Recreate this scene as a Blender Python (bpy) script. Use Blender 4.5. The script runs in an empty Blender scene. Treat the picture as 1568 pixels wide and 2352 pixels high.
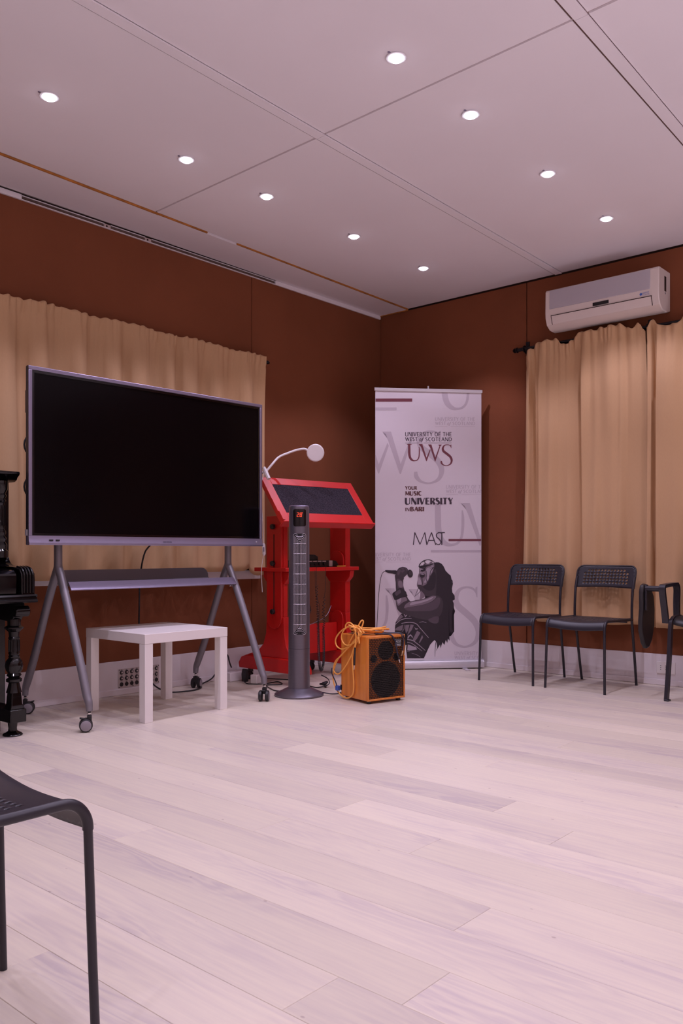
import bpy, bmesh, math, random
from mathutils import Vector, Matrix
C = bpy.context.scene
COL = C.collection
random.seed(7)
R_ = math.radians

# ---------------------------------------------------------------- camera, world, exposure
cam_data = bpy.data.cameras.new('camera')
cam = bpy.data.objects.new('camera', cam_data)
COL.objects.link(cam)
cam.location = (0, 0, 0.87)
cam.rotation_euler = (R_(90), 0, R_(41.07 - 90))
cam_data.lens = 36 * 1927 / 2352
cam_data.sensor_width = 36
cam_data.shift_y = 90 / 2352
cam_data.clip_start = 0.05
C.camera = cam
w = bpy.data.worlds.new('world')
C.world = w
w.use_nodes = True
w.node_tree.nodes['Background'].inputs[0].default_value = (0.02, 0.018, 0.022, 1)
w.node_tree.nodes['Background'].inputs[1].default_value = 1
C.view_settings.view_transform = 'Standard'
C.view_settings.look = 'None'
C.view_settings.gamma = 1
C.view_settings.use_curve_mapping = False
C.view_settings.exposure = 0.0
C.cycles.diffuse_bounces = 6
C.cycles.max_bounces = 12
LAMP_W = 29.0
LAMP_COL = (0.84, 0.745, 1.0)
FILL_W = 19.0
FILL_COL = (0.94, 0.84, 0.98)
CEIL = 2.836
LEFT_Y, RIGHT_X = 4.355, 5.49
LAMP_Y = (3.36, 2.045)
LAMP_X = (1.904, 2.66, 3.227, 3.995, 4.76)


def lamp_light(loc, energy=None, col=None, parent=None, angle=104, blend=0.4, rad=0.012):
    l = bpy.data.lights.new('spot', 'SPOT')
    l.energy = LAMP_W if energy is None else energy
    l.color = LAMP_COL if col is None else col
    l.spot_size = R_(angle)
    l.spot_blend = blend
    l.shadow_soft_size = rad
    o = bpy.data.objects.new('lamp_light', l)
    COL.objects.link(o)
    if parent:
        o.parent = parent
    o.location = loc
    return o


# lamps of the part of the room behind and beside the camera (same ceiling grid, out of the frame)
for yy in (0.73, -0.58, -1.9):
    for xx in (-0.76, 0.6, 1.9, 3.23):
        lamp_light((xx, yy, CEIL - 0.035), energy=LAMP_W)
lamp_light((0.6, 2.04, CEIL - 0.035))
lamp_light((1.14, 3.35, CEIL - 0.035))
lamp_light((1.9, 2.04, CEIL - 0.035))
# unseen fill lights added behind the camera to brighten ceiling and shadows
for xx, yy in ((-1.0, 1.2), (0.5, -0.9), (2.7, -1.5), (4.6, -0.9)):
    l = bpy.data.lights.new('ceiling_fill', 'AREA')
    l.shape = 'DISK'
    l.size = 0.3
    l.energy = FILL_W
    l.color = FILL_COL
    o = bpy.data.objects.new('ceiling_fill', l)
    COL.objects.link(o)
    o.location = (xx, yy, 0.75)
    o.rotation_euler = (R_(180), 0, 0)


# ---------------------------------------------------------------- materials
def mat(name, col, rough=0.5, metal=0.0, noise=0.0, nscale=(8, 8, 8), bump=0.0, bscale=200.0,
        emit=None, estr=0.0, coat=0.0, spec=None, rnd=0.0, col2=None):
    m = bpy.data.materials.new(name)
    m.use_nodes = True
    nt = m.node_tree
    b = nt.nodes['Principled BSDF']
    b.inputs['Base Color'].default_value = (*col, 1)
    b.inputs['Roughness'].default_value = rough
    b.inputs['Metallic'].default_value = metal
    if spec is not None:
        b.inputs['Specular IOR Level'].default_value = spec
    if coat:
        b.inputs['Coat Weight'].default_value = coat
        b.inputs['Coat Roughness'].default_value = 0.05
    if emit:
        b.inputs['Emission Color'].default_value = (*emit, 1)
        b.inputs['Emission Strength'].default_value = estr
    if noise or bump:
        tc = nt.nodes.new('ShaderNodeTexCoord')
    if noise or rnd:
        last = None
        if noise:
            mp = nt.nodes.new('ShaderNodeMapping')
            mp.inputs['Scale'].default_value = nscale
            nt.links.new(tc.outputs['Object'], mp.inputs['Vector'])
            n = nt.nodes.new('ShaderNodeTexNoise')
            n.inputs['Scale'].default_value = 1
            n.inputs['Detail'].default_value = 6
            nt.links.new(mp.outputs[0], n.inputs['Vector'])
            mr = nt.nodes.new('ShaderNodeMapRange')
            mr.inputs[1].default_value = 0.3
            mr.inputs[2].default_value = 0.7
            nt.links.new(n.outputs[0], mr.inputs[0])
            mx = nt.nodes.new('ShaderNodeMix')
            mx.data_type = 'RGBA'
            c2 = col2 or tuple(c * (1 - noise) for c in col)
            mx.inputs[6].default_value = (*c2, 1)
            mx.inputs[7].default_value = (*col, 1)
            nt.links.new(mr.outputs[0], mx.inputs[0])
            nt.links.new(mx.outputs[2], b.inputs['Base Color'])
    if bump:
        n2 = nt.nodes.new('ShaderNodeTexNoise')
        n2.inputs['Scale'].default_value = bscale
        n2.inputs['Detail'].default_value = 3
        nt.links.new(tc.outputs['Object'], n2.inputs['Vector'])
        bp = nt.nodes.new('ShaderNodeBump')
        bp.inputs['Strength'].default_value = bump
        bp.inputs['Distance'].default_value = 0.002
        nt.links.new(n2.outputs[0], bp.inputs['Height'])
        nt.links.new(bp.outputs[0], b.inputs['Normal'])
    return m


def floor_mat():
    m = bpy.data.materials.new('whitewashed_oak')
    m.use_nodes = True
    nt = m.node_tree
    N, L = nt.nodes.new, nt.links.new
    b = nt.nodes['Principled BSDF']
    tc = N('ShaderNodeTexCoord')
    oi = N('ShaderNodeObjectInfo')
    mul = N('ShaderNodeVectorMath'); mul.operation = 'SCALE'
    cmb = N('ShaderNodeCombineXYZ')
    mm = N('ShaderNodeMath'); mm.operation = 'MULTIPLY'; mm.inputs[1].default_value = 37
    L(oi.outputs['Random'], mm.inputs[0])
    for i in range(3):
        L(mm.outputs[0], cmb.inputs[i])
    add = N('ShaderNodeVectorMath'); add.operation = 'ADD'
    L(tc.outputs['Object'], add.inputs[0]); L(cmb.outputs[0], add.inputs[1])
    # broad figure, stretched along the plank
    mp = N('ShaderNodeMapping'); mp.inputs['Scale'].default_value = (8.5, 1.0, 1)
    L(add.outputs[0], mp.inputs['Vector'])
    n1 = N('ShaderNodeTexNoise'); n1.inputs['Scale'].default_value = 1.0; n1.inputs['Detail'].default_value = 4
    n1.inputs['Distortion'].default_value = 0.6
    L(mp.outputs[0], n1.inputs['Vector'])
    # rings of the figure: sine of the noise
    s1 = N('ShaderNodeMath'); s1.operation = 'MULTIPLY'; s1.inputs[1].default_value = 78
    L(n1.outputs[0], s1.inputs[0])
    s2 = N('ShaderNodeMath'); s2.operation = 'SINE'
    L(s1.outputs[0], s2.inputs[0])
    # fine fibre
    mp2 = N('ShaderNodeMapping'); mp2.inputs['Scale'].default_value = (90, 4, 1)
    L(add.outputs[0], mp2.inputs['Vector'])
    n2 = N('ShaderNodeTexNoise'); n2.inputs['Scale'].default_value = 1; n2.inputs['Detail'].default_value = 5
    L(mp2.outputs[0], n2.inputs['Vector'])
    # where the figure shows
    mp3 = N('ShaderNodeMapping'); mp3.inputs['Scale'].default_value = (5, 0.7, 1); mp3.inputs['Location'].default_value = (9, 4, 0)
    L(add.outputs[0], mp3.inputs['Vector'])
    n3 = N('ShaderNodeTexNoise'); n3.inputs['Scale'].default_value = 1; n3.inputs['Detail'].default_value = 3
    L(mp3.outputs[0], n3.inputs['Vector'])
    r3 = N('ShaderNodeMapRange'); r3.inputs[1].default_value = 0.44; r3.inputs[2].default_value = 0.66
    L(n3.outputs[0], r3.inputs[0])
    r1 = N('ShaderNodeMapRange'); r1.inputs[1].default_value = -1; r1.inputs[2].default_value = 1
    r1.inputs[3].default_value = 0.0; r1.inputs[4].default_value = 0.58
    L(s2.outputs[0], r1.inputs[0])
    f1 = N('ShaderNodeMath'); f1.operation = 'MULTIPLY'
    L(r1.outputs[0], f1.inputs[0]); L(r3.outputs[0], f1.inputs[1])
    r2 = N('ShaderNodeMapRange'); r2.inputs[1].default_value = 0.35; r2.inputs[2].default_value = 0.7
    r2.inputs[3].default_value = 0.0; r2.inputs[4].default_value = 0.35
    L(n2.outputs[0], r2.inputs[0])
    f2 = N('ShaderNodeMath'); f2.operation = 'ADD'
    L(f1.outputs[0], f2.inputs[0]); L(r2.outputs[0], f2.inputs[1])
    f3 = N('ShaderNodeMath'); f3.operation = 'MULTIPLY_ADD'; f3.inputs[1].default_value = 0.25; f3.inputs[2].default_value = 0
    L(r3.outputs[0], f3.inputs[0])
    f4 = N('ShaderNodeMath'); f4.operation = 'ADD'; f4.use_clamp = True
    L(f2.outputs[0], f4.inputs[0]); L(f3.outputs[0], f4.inputs[1])
    mx = N('ShaderNodeMix'); mx.data_type = 'RGBA'
    mx.inputs[6].default_value = (0.70, 0.625, 0.505, 1)
    mx.inputs[7].default_value = (0.545, 0.475, 0.445, 1)
    L(f4.outputs[0], mx.inputs[0])
    # plank-to-plank tone
    hs = N('ShaderNodeHueSaturation')
    rr = N('ShaderNodeMapRange'); rr.inputs[3].default_value = 0.90; rr.inputs[4].default_value = 1.05
    L(oi.outputs['Random'], rr.inputs[0]); L(rr.outputs[0], hs.inputs['Value'])
    L(mx.outputs[2], hs.inputs['Color'])
    # little scuffs
    mp4 = N('ShaderNodeMapping'); mp4.inputs['Scale'].default_value = (11, 7, 1)
    L(add.outputs[0], mp4.inputs['Vector'])
    vo = N('ShaderNodeTexVoronoi'); vo.inputs['Scale'].default_value = 1
    L(mp4.outputs[0], vo.inputs['Vector'])
    rv = N('ShaderNodeMapRange'); rv.inputs[1].default_value = 0.03; rv.inputs[2].default_value = 0.05
    rv.inputs[3].default_value = 0.5; rv.inputs[4].default_value = 0
    L(vo.outputs['Distance'], rv.inputs[0])
    mx2 = N('ShaderNodeMix'); mx2.data_type = 'RGBA'; mx2.inputs[7].default_value = (0.28, 0.2, 0.19, 1)
    L(rv.outputs[0], mx2.inputs[0]); L(hs.outputs[0], mx2.inputs[6])
    L(mx2.outputs[2], b.inputs['Base Color'])
    b.inputs['Roughness'].default_value = 0.42
    b.inputs['Specular IOR Level'].default_value = 0.35
    bp = N('ShaderNodeBump'); bp.inputs['Strength'].default_value = 0.08; bp.inputs['Distance'].default_value = 0.001
    L(n2.outputs[0], bp.inputs['Height']); L(bp.outputs[0], b.inputs['Normal'])
    return m


M = {}
M['floor'] = floor_mat()
M['gap'] = mat('joint_dark', (0.26, 0.20, 0.18), 0.9)
M['ceil'] = mat('ceiling_board', (0.84, 0.80, 0.84), 0.85, noise=0.05, nscale=(1.2, 1.2, 1), bump=0.05, bscale=60)
M['ceil_gap'] = mat('ceiling_joint', (0.62, 0.50, 0.48), 0.9)
M['jointshade'] = mat('joint_shade_brown', (0.14, 0.08, 0.065), 0.9)  # shadow tone for the gaps beside the ceiling battens
M['slot'] = mat('slot_interior_wood', (0.20, 0.13, 0.11), 0.9, noise=0.5, nscale=(9, 9, 9))
M['ochre'] = mat('raw_board_edge', (0.52, 0.19, 0.03), 0.7, noise=0.5, nscale=(14, 14, 14))
M['brown'] = mat('brown_wall_fabric', (0.235, 0.078, 0.036), 0.92, noise=0.15, nscale=(2, 2, 2), bump=0.35, bscale=420, spec=0.15)
M['palewall'] = mat('pale_wall_paint', (0.74, 0.64, 0.60), 0.9)
M['backing'] = mat('wall_backing', (0.03, 0.012, 0.008), 0.95)
M['base'] = mat('white_painted_board', (0.82, 0.77, 0.79), 0.5, noise=0.05, nscale=(3, 3, 3))
M['white'] = mat('white_lacquer', (0.80, 0.76, 0.74), 0.35)
M['curtain'] = mat('tan_curtain_cloth', (0.60, 0.385, 0.215), 0.9, noise=0.05, nscale=(500, 500, 60), bump=0.2, bscale=700, spec=0.1)
M['blackmetal'] = mat('black_painted_metal', (0.012, 0.011, 0.013), 0.4)
M['grey'] = mat('lilac_grey_metal', (0.30, 0.27, 0.38), 0.36, 0.75)
M['standgrey'] = mat('stand_grey_paint', (0.215, 0.20, 0.225), 0.38, 0.35)
M['screen'] = mat('switched_off_screen', (0.003, 0.002, 0.0025), 0.16, spec=0.12)
M['blackpl'] = mat('black_plastic', (0.015, 0.013, 0.015), 0.45)
M['chairpl'] = mat('charcoal_chair_steel', (0.020, 0.018, 0.026), 0.36)
M['casterdisc'] = mat('grey_caster_disc', (0.28, 0.25, 0.28), 0.5)
M['piano'] = mat('black_piano_lacquer', (0.003, 0.0025, 0.003), 0.08)
M['ivory'] = mat('ivory_key', (0.75, 0.7, 0.6), 0.3)
M['red'] = mat('red_paint', (0.60, 0.010, 0.008), 0.42, noise=0.12, nscale=(5, 5, 5))
M['carpet'] = mat('speckled_black_carpet', (0.075, 0.06, 0.08), 0.95, noise=0.95, nscale=(260, 260, 260), bump=0.8, bscale=400, spec=0.05)
M['fan'] = mat('fan_grey_metal', (0.165, 0.150, 0.180), 0.33, 0.65, noise=0.08, nscale=(3, 3, 160))
M['fanbar'] = mat('fan_grille_bar', (0.50, 0.46, 0.50), 0.35, 0.4)
M['fandark'] = mat('fan_duct_dark', (0.008, 0.006, 0.008), 0.8)
M['panel'] = mat('gloss_black_panel', (0.004, 0.003, 0.004), 0.12)
M['led'] = mat('red_led_digits', (0.2, 0, 0), 0.5, emit=(1.0, 0.05, 0.02), estr=3.0)
M['ledsmall'] = mat('red_switch_light', (0.3, 0.02, 0), 0.4, emit=(1.0, 0.10, 0.02), estr=1.6)
M['wood'] = mat('orange_veneer', (0.78, 0.27, 0.04), 0.32, noise=0.45, nscale=(26, 26, 2.2), coat=0.3, col2=(0.55, 0.155, 0.02))
M['baffle'] = mat('shaded_orange_baffle', (0.50, 0.14, 0.025), 0.45, noise=0.3, nscale=(26, 26, 3))  # veneer colour darkened for the shade behind the grille
M['cone'] = mat('driver_cone', (0.010, 0.008, 0.009), 0.6)
M['grille'] = mat('black_grille_wire', (0.012, 0.008, 0.008), 0.5)
M['orangecable'] = mat('orange_cable', (0.92, 0.42, 0.085), 0.42)
M['darkcable'] = mat('black_cable', (0.012, 0.011, 0.014), 0.45)
M['bluecable'] = mat('blue_black_cable', (0.02, 0.022, 0.05), 0.45)
M['blue'] = mat('blue_connector', (0.05, 0.11, 0.45), 0.4)
M['silver'] = mat('nickel_plug', (0.75, 0.73, 0.72), 0.22, 0.95)
M['gold'] = mat('gold_plug', (0.85, 0.6, 0.35), 0.25, 0.9)
M['alu'] = mat('anodised_aluminium', (0.62, 0.60, 0.64), 0.35, 0.55)
M['sheet'] = mat('banner_film', (0.66, 0.605, 0.66), 0.55, bump=0.10, bscale=9)
M['p_wm'] = mat('print_pale_grey', (0.50, 0.44, 0.50), 0.55)
M['p_wm2'] = mat('print_faint_grey', (0.545, 0.485, 0.545), 0.55)
M['p_burg'] = mat('print_burgundy', (0.16, 0.035, 0.055), 0.55)
M['p_bar'] = mat('print_mid_grey', (0.36, 0.30, 0.36), 0.55)
M['p_dark'] = mat('print_dark', (0.045, 0.028, 0.045), 0.55)
M['p_brown'] = mat('print_dark_brown', (0.11, 0.04, 0.045), 0.55)
M['p_t1'] = mat('print_tone_black', (0.020, 0.013, 0.021), 0.55)
M['p_t2'] = mat('print_tone_charcoal', (0.045, 0.031, 0.042), 0.55)
M['p_t3'] = mat('print_tone_dim', (0.085, 0.060, 0.080), 0.55)
M['p_t4'] = mat('print_tone_grey', (0.19, 0.145, 0.18), 0.55)
M['p_t5'] = mat('print_tone_light', (0.36, 0.30, 0.36), 0.55)
M['acwhite'] = mat('ivory_plastic', (0.74, 0.66, 0.62), 0.35)
M['acpanel'] = mat('mirror_grey_panel', (0.55, 0.53, 0.58), 0.25, 0.45)
M['acblue'] = mat('blue_print', (0.05, 0.12, 0.45), 0.5)
M['rod'] = mat('black_curtain_rod', (0.008, 0.007, 0.010), 0.3, 0.3)
M['glow'] = mat('lit_lamp_lens', (0.9, 0.9, 0.9), 0.3, emit=(0.86, 0.84, 1.0), estr=9.0)
M['lampring'] = mat('white_lamp_ring', (0.75, 0.72, 0.75), 0.4)
M['steelplate'] = mat('pale_steel_plate', (0.62, 0.55, 0.54), 0.45, 0.2)
M['lampwhite'] = mat('white_plastic', (0.80, 0.76, 0.78), 0.4)
M['yellow'] = mat('yellow_paint', (0.8, 0.5, 0.05), 0.5)
M['glass'] = mat('night_window_glass', (0.01, 0.012, 0.02), 0.05)
M['tick'] = mat('white_ink', (0.7, 0.68, 0.7), 0.5)


# ---------------------------------------------------------------- mesh helpers
class MB:
    def __init__(self):
        self.v = []
        self.f = []

    def add(self, vs, fs):
        o = len(self.v)
        self.v += [tuple(p) for p in vs]
        self.f += [tuple(i + o for i in q) for q in fs]
        return self

    def box(self, x0, x1, y0, y1, z0, z1, mx=None):
        vs = [Vector(p) for p in ((x0, y0, z0), (x1, y0, z0), (x1, y1, z0), (x0, y1, z0),
                                  (x0, y0, z1), (x1, y0, z1), (x1, y1, z1), (x0, y1, z1))]
        if mx:
            vs = [mx @ p for p in vs]
        return self.add(vs, ((0, 3, 2, 1), (4, 5, 6, 7), (0, 1, 5, 4), (1, 2, 6, 5), (2, 3, 7, 6), (3, 0, 4, 7)))

    def prism(self, outline, a0, a1, axis='x'):
        n = len(outline)

        def P(p, a):
            return {'x': (a, p[0], p[1]), 'y': (p[0], a, p[1]), 'z': (p[0], p[1], a)}[axis]
        vs = [P(p, a0) for p in outline] + [P(p, a1) for p in outline]
        fs = [tuple(range(n)), tuple(range(2 * n - 1, n - 1, -1))]
        fs += [(i, i + n, (i + 1) % n + n, (i + 1) % n) for i in range(n)]
        return self.add(vs, fs)

    def tube(self, pts, r, seg=8, closed=False, cap=True):
        pts = [Vector(p) for p in pts]
        n = len(pts)
        rs = r if isinstance(r, (list, tuple)) else [r] * n
        tan = []
        for i in range(n):
            if closed:
                t = pts[(i + 1) % n] - pts[i - 1]
            else:
                t = pts[min(i + 1, n - 1)] - pts[max(i - 1, 0)]
            tan.append(t.normalized() if t.length > 1e-9 else Vector((0, 0, 1)))
        ref = Vector((0, 0, 1)) if abs(tan[0].z) < 0.9 else Vector((1, 0, 0))
        u = tan[0].cross(ref).normalized()
        vs, fs = [], []
        for i in range(n):
            u = (u - tan[i] * u.dot(tan[i]))
            if u.length < 1e-6:
                u = tan[i].orthogonal()
            u.normalize()
            v = tan[i].cross(u)
            for k in range(seg):
                a = 2 * math.pi * k / seg
                vs.append(pts[i] + (u * math.cos(a) + v * math.sin(a)) * rs[i])
        m = n if closed else n - 1
        for i in range(m):
            j = (i + 1) % n
            for k in range(seg):
                l = (k + 1) % seg
                fs.append((i * seg + k, i * seg + l, j * seg + l, j * seg + k))
        if cap and not closed:
            fs.append(tuple(range(seg - 1, -1, -1)))
            fs.append(tuple((n - 1) * seg + k for k in range(seg)))
        return self.add(vs, fs)

    def lathe(self, prof, c=(0, 0, 0), seg=24, mx=None, sx=1.0, sy=1.0):
        vs, fs = [], []
        n = len(prof)
        for r, z in prof:
            for k in range(seg):
                a = 2 * math.pi * k / seg
                p = Vector((c[0] + r * math.cos(a) * sx, c[1] + r * math.sin(a) * sy, c[2] + z))
                vs.append(mx @ p if mx else p)
        for i in range(n - 1):
            for k in range(seg):
                l = (k + 1) % seg
                fs.append((i * seg + k, i * seg + l, (i + 1) * seg + l, (i + 1) * seg + k))
        fs.append(tuple(range(seg - 1, -1, -1)))
        fs.append(tuple((n - 1) * seg + k for k in range(seg)))
        return self.add(vs, fs)

    def disc(self, c, nrm, r, t, seg=20):
        nrm = Vector(nrm).normalized()
        q = Vector((0, 0, 1)).rotation_difference(nrm).to_matrix().to_4x4()
        mx = Matrix.Translation(Vector(c)) @ q
        b = min(t * 0.3, r * 0.15)
        return self.lathe([(r - b, -t / 2), (r, -t / 2 + b), (r, t / 2 - b), (r - b, t / 2)], seg=seg, mx=mx)


def link(o, parent=None):
    COL.objects.link(o)
    if parent:
        o.parent = parent
    return o


def obj(name, mb, m, parent=None, smooth=None, bevel=0.0, segs=2, loc=None, rotz=0, solid=0.0):
    me = bpy.data.meshes.new(name)
    if isinstance(mb, bmesh.types.BMesh):
        mb.to_mesh(me)
        mb.free()
    else:
        me.from_pydata(mb.v, [], mb.f)
        bm = bmesh.new()
        bm.from_mesh(me)
        bmesh.ops.recalc_face_normals(bm, faces=bm.faces)
        bm.to_mesh(me)
        bm.free()
    me.materials.append(m if not isinstance(m, str) else M[m])
    if smooth is not None or bevel:
        me.shade_smooth()
        me.set_sharp_from_angle(angle=R_(smooth or 35))
    o = bpy.data.objects.new(name, me)
    link(o, parent)
    if loc:
        o.location = loc
    o.rotation_euler.z = rotz
    if solid:
        s = o.modifiers.new('solid', 'SOLIDIFY')
        s.thickness = solid
        s.offset = 0
    if bevel:
        b = o.modifiers.new('bevel', 'BEVEL')
        b.width = bevel
        b.segments = segs
        b.limit_method = 'ANGLE'
        b.angle_limit = R_(40)
    return o


def tag(o, label=None, cat=None, group=None, kind=None):
    if label:
        o['label'] = label
    if cat:
        o['category'] = cat
    if group:
        o['group'] = group
    if kind:
        o['kind'] = kind
    return o


def thing(name, label, cat, loc=(0, 0, 0), rotz=0, group=None):
    o = bpy.data.objects.new(name, None)
    o.empty_display_size = 0.1
    link(o)
    o.location = loc
    o.rotation_euler.z = rotz
    return tag(o, label, cat, group)


def struct(name, label=None):
    o = bpy.data.objects.new(name, None)
    link(o)
    return tag(o, label=label, kind='structure')


def dup(root, loc, rotz, label, group=None):
    r = root.copy()
    link(r)
    r.location = loc
    r.rotation_euler.z = rotz
    tag(r, label, None, group)
    for ch in list(root.children):
        c = ch.copy()
        link(c, r)
        for g in ch.children:
            link(g.copy(), c)
    return r


def catmull(P, n=8, closed=False):
    P = [Vector(p) for p in P]
    out = []
    m = len(P)
    rng = range(m) if closed else range(m - 1)
    for i in rng:
        if closed:
            p0, p1, p2, p3 = P[i - 1], P[i], P[(i + 1) % m], P[(i + 2) % m]
        else:
            p0, p1, p2, p3 = P[max(i - 1, 0)], P[i], P[i + 1], P[min(i + 2, m - 1)]
        for k in range(n):
            t = k / n
            out.append(0.5 * ((2 * p1) + (p2 - p0) * t + (2 * p0 - 5 * p1 + 4 * p2 - p3) * t * t + (3 * p1 - p0 - 3 * p2 + p3) * t ** 3))
    if not closed:
        out.append(P[-1])
    return out


def text_mesh(body, width=None, height=None, size=1.0, shear=0.0, offset=0.0, spacing=1.0):
    """flat lettering as a mesh, lower left corner at 0,0, in the XY plane"""
    cu = bpy.data.curves.new('txt', 'FONT')
    cu.body = body
    cu.size = size
    cu.shear = shear
    cu.offset = offset
    cu.space_character = spacing
    cu.resolution_u = 3
    o = bpy.data.objects.new('txt', cu)
    COL.objects.link(o)
    dg = bpy.context.evaluated_depsgraph_get()
    me = bpy.data.meshes.new_from_object(o.evaluated_get(dg))
    vs = [v.co.copy() for v in me.vertices]
    fs = [tuple(p.vertices) for p in me.polygons]
    bpy.data.objects.remove(o)
    bpy.data.curves.remove(cu)
    bpy.data.meshes.remove(me)
    x0 = min(v.x for v in vs); x1 = max(v.x for v in vs)
    y0 = min(v.y for v in vs); y1 = max(v.y for v in vs)
    kx = (width / (x1 - x0)) if width else 1
    ky = (height / (y1 - y0)) if height else kx
    return [Vector(((v.x - x0) * kx, (v.y - y0) * ky, 0)) for v in vs], fs


# ---------------------------------------------------------------- the room
FX0, FX1, FY0, FY1 = -2.6, RIGHT_X, -3.2, LEFT_Y
floor = struct('floor')
obj('subfloor', MB().box(FX0 - .1, FX1 + .1, FY0 - .1, FY1 + .1, -0.06, -0.004), 'gap', floor)
PW = 0.1645
known = {3: 2.18, 5: 1.918, 1: 1.13, 2: 0.968, 4: 1.07, 6: 1.44, 15: 1.715, 7: 1.873, 8: 1.17, 9: 1.458, 12: 1.786, 11: 2.235, 10: 0.62, 13: 0.95, 14: 2.7, 16: 1.2}
plank_cache = {}


def plank(x, y0, y1, wdt):
    ln = round(y1 - y0, 3)
    key = (ln, round(wdt, 3))
    if key not in plank_cache:
        g = 0.00035
        c = 0.0009
        a, bq = wdt - g, ln - g
        mb = MB()
        vs = [(g, g, -0.012), (a, g, -0.012), (a, bq, -0.012), (g, bq, -0.012),
              (g, g, -c), (a, g, -c), (a, bq, -c), (g, bq, -c),
              (g + c, g + c, 0), (a - c, g + c, 0), (a - c, bq - c, 0), (g + c, bq - c, 0)]
        fs = [(0, 1, 5, 4), (1, 2, 6, 5), (2, 3, 7, 6), (3, 0, 4, 7), (4, 5, 9, 8), (5, 6, 10, 9), (6, 7, 11, 10), (7, 4, 8, 11), (8, 9, 10, 11)]
        mb.add(vs, fs)
        o = obj('plank', mb, 'floor', floor)
        plank_cache[key] = o.data
    else:
        o = link(bpy.data.objects.new('plank', plank_cache[key]), floor)
    o.location = (x, y0, 0)


row0 = -6
for k in range(row0, 28):
    x = 0.96 + PW * k
    wdt = min(PW, RIGHT_X - x)
    if wdt < 0.03:
        break
    j = known.get(k, random.uniform(0.4, 2.6))
    ys = [j]
    while ys[-1] < FY1:
        ys.append(ys[-1] + random.choice((1.7, 1.85, 2.0, 2.15)))
    ys[-1] = FY1
    y = j
    while y > -0.8:
        y -= random.choice((1.7, 1.85, 2.0))
        ys.insert(0, y)
    ys[0] = -0.8
    ys = sorted(set(round(q, 2) for q in ys))
    for a, bq in zip(ys, ys[1:]):
        if bq - a > 0.04:
            plank(x, a, bq, wdt)
XE = 0.96 + PW * row0
tag(obj('rear_boards', MB().box(FX0, XE, FY0, FY1, -0.012, 0).box(XE, FX1, FY0, -0.8, -0.012, 0), 'floor', floor), kind='stuff')


def yl(y0, x):
    return y0 + 0.022 * (x - 2.93)


def xl(x0, y):
    return x0 + 0.022 * (y - 2.67)


ceiling = struct('ceiling')
obj('ceiling_deck', MB().box(FX0 - .1, FX1 + .1, FY0 - .1, FY1 + .12, CEIL + 0.008, CEIL + 0.07), 'ceil_gap', ceiling)
BY = [-1.29, 0.045, 1.362, 2.684]
XJ = [-2.39, 0.27, 2.93, 5.6]


def quad_panel(name, x0, x1, y0, y1, z0, z1, m, gx=0.004, gy=0.001):
    c = []
    for (x, y, sx, sy) in ((x0, y0, 1, 1), (x1, y0, -1, 1), (x1, y1, -1, -1), (x0, y1, 1, -1)):
        yy = yl(y, x) + sy * gy
        xx = xl(x, yy) + sx * gx
        c.append((min(max(xx, FX0), RIGHT_X - 0.006), min(max(yy, FY0), LEFT_Y - 0.004)))
    mb = MB()
    mb.add([(p[0], p[1], z0) for p in c] + [(p[0], p[1], z1) for p in c],
           ((3, 2, 1, 0), (4, 5, 6, 7), (0, 1, 5, 4), (1, 2, 6, 5), (2, 3, 7, 6), (3, 0, 4, 7)))
    return obj(name, mb, m, ceiling)


ybands = [-3.3] + BY + [4.004]
for yi in range(len(ybands) - 1):
    for xi in range(3):
        lo = ybands[yi] + (0.036 if yi else 0)
        hi = ybands[yi + 1] - (0.0272 if yi < len(ybands) - 2 else 0)
        quad_panel('ceiling_panel', XJ[xi], XJ[xi + 1], lo, hi, CEIL + random.uniform(-0.0005, 0.001), CEIL + 0.0075, 'ceil', gx=0.006)
for by in BY:
    for xi in range(3):
        z0 = CEIL - 0.0062 - random.uniform(0, 0.0015)
        quad_panel('batten', XJ[xi], XJ[xi + 1], by - 0.026, by + 0.026, z0, CEIL - 0.001, 'ceil', gx=0.001)
        quad_panel('batten_core', XJ[xi], XJ[xi + 1], by - 0.020, by + 0.024, CEIL - 0.001, CEIL + 0.0078, 'ceil', gx=0.001)
        quad_panel('joint_shade', XJ[xi], XJ[xi + 1], by + 0.031, by + 0.0358, CEIL + 0.0012, CEIL + 0.0078, 'jointshade', gx=0.006, gy=0)  # dark strip that paints the shadow in the gap along the batten
# strip along the left wall, a little lower, with raw ochre board edges
quad_panel('ceiling_strip', FX0, 5.6, 4.012, 4.40, CEIL - 0.010, CEIL + 0.0075, 'ceil', gx=0, gy=0)
trim2 = struct('trim_2')
for a, bq in ((0.2, 2.98), (2.985, 3.352), (3.60, 4.30), (4.305, 5.475)):
    zoff = 0.0105 if a < 2.9 or a > 4.2 else 0.009
    mb = MB()
    mb.add([(a, yl(4.004, a), CEIL - zoff), (bq, yl(4.004, bq), CEIL - zoff), (bq, yl(4.012, bq), CEIL - zoff), (a, yl(4.012, a), CEIL - zoff),
            (a, yl(4.004, a), CEIL), (bq, yl(4.004, bq), CEIL), (bq, yl(4.012, bq), CEIL), (a, yl(4.012, a), CEIL)],
           ((3, 2, 1, 0), (4, 5, 6, 7), (0, 1, 5, 4), (1, 2, 6, 5), (2, 3, 7, 6), (3, 0, 4, 7)))
    obj('board_edge', mb, 'ochre', trim2)
obj('board_edge', MB().box(5.472, 5.482, 4.06, 4.345, CEIL - 0.016, CEIL - 0.003), 'ochre', trim2)

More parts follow.
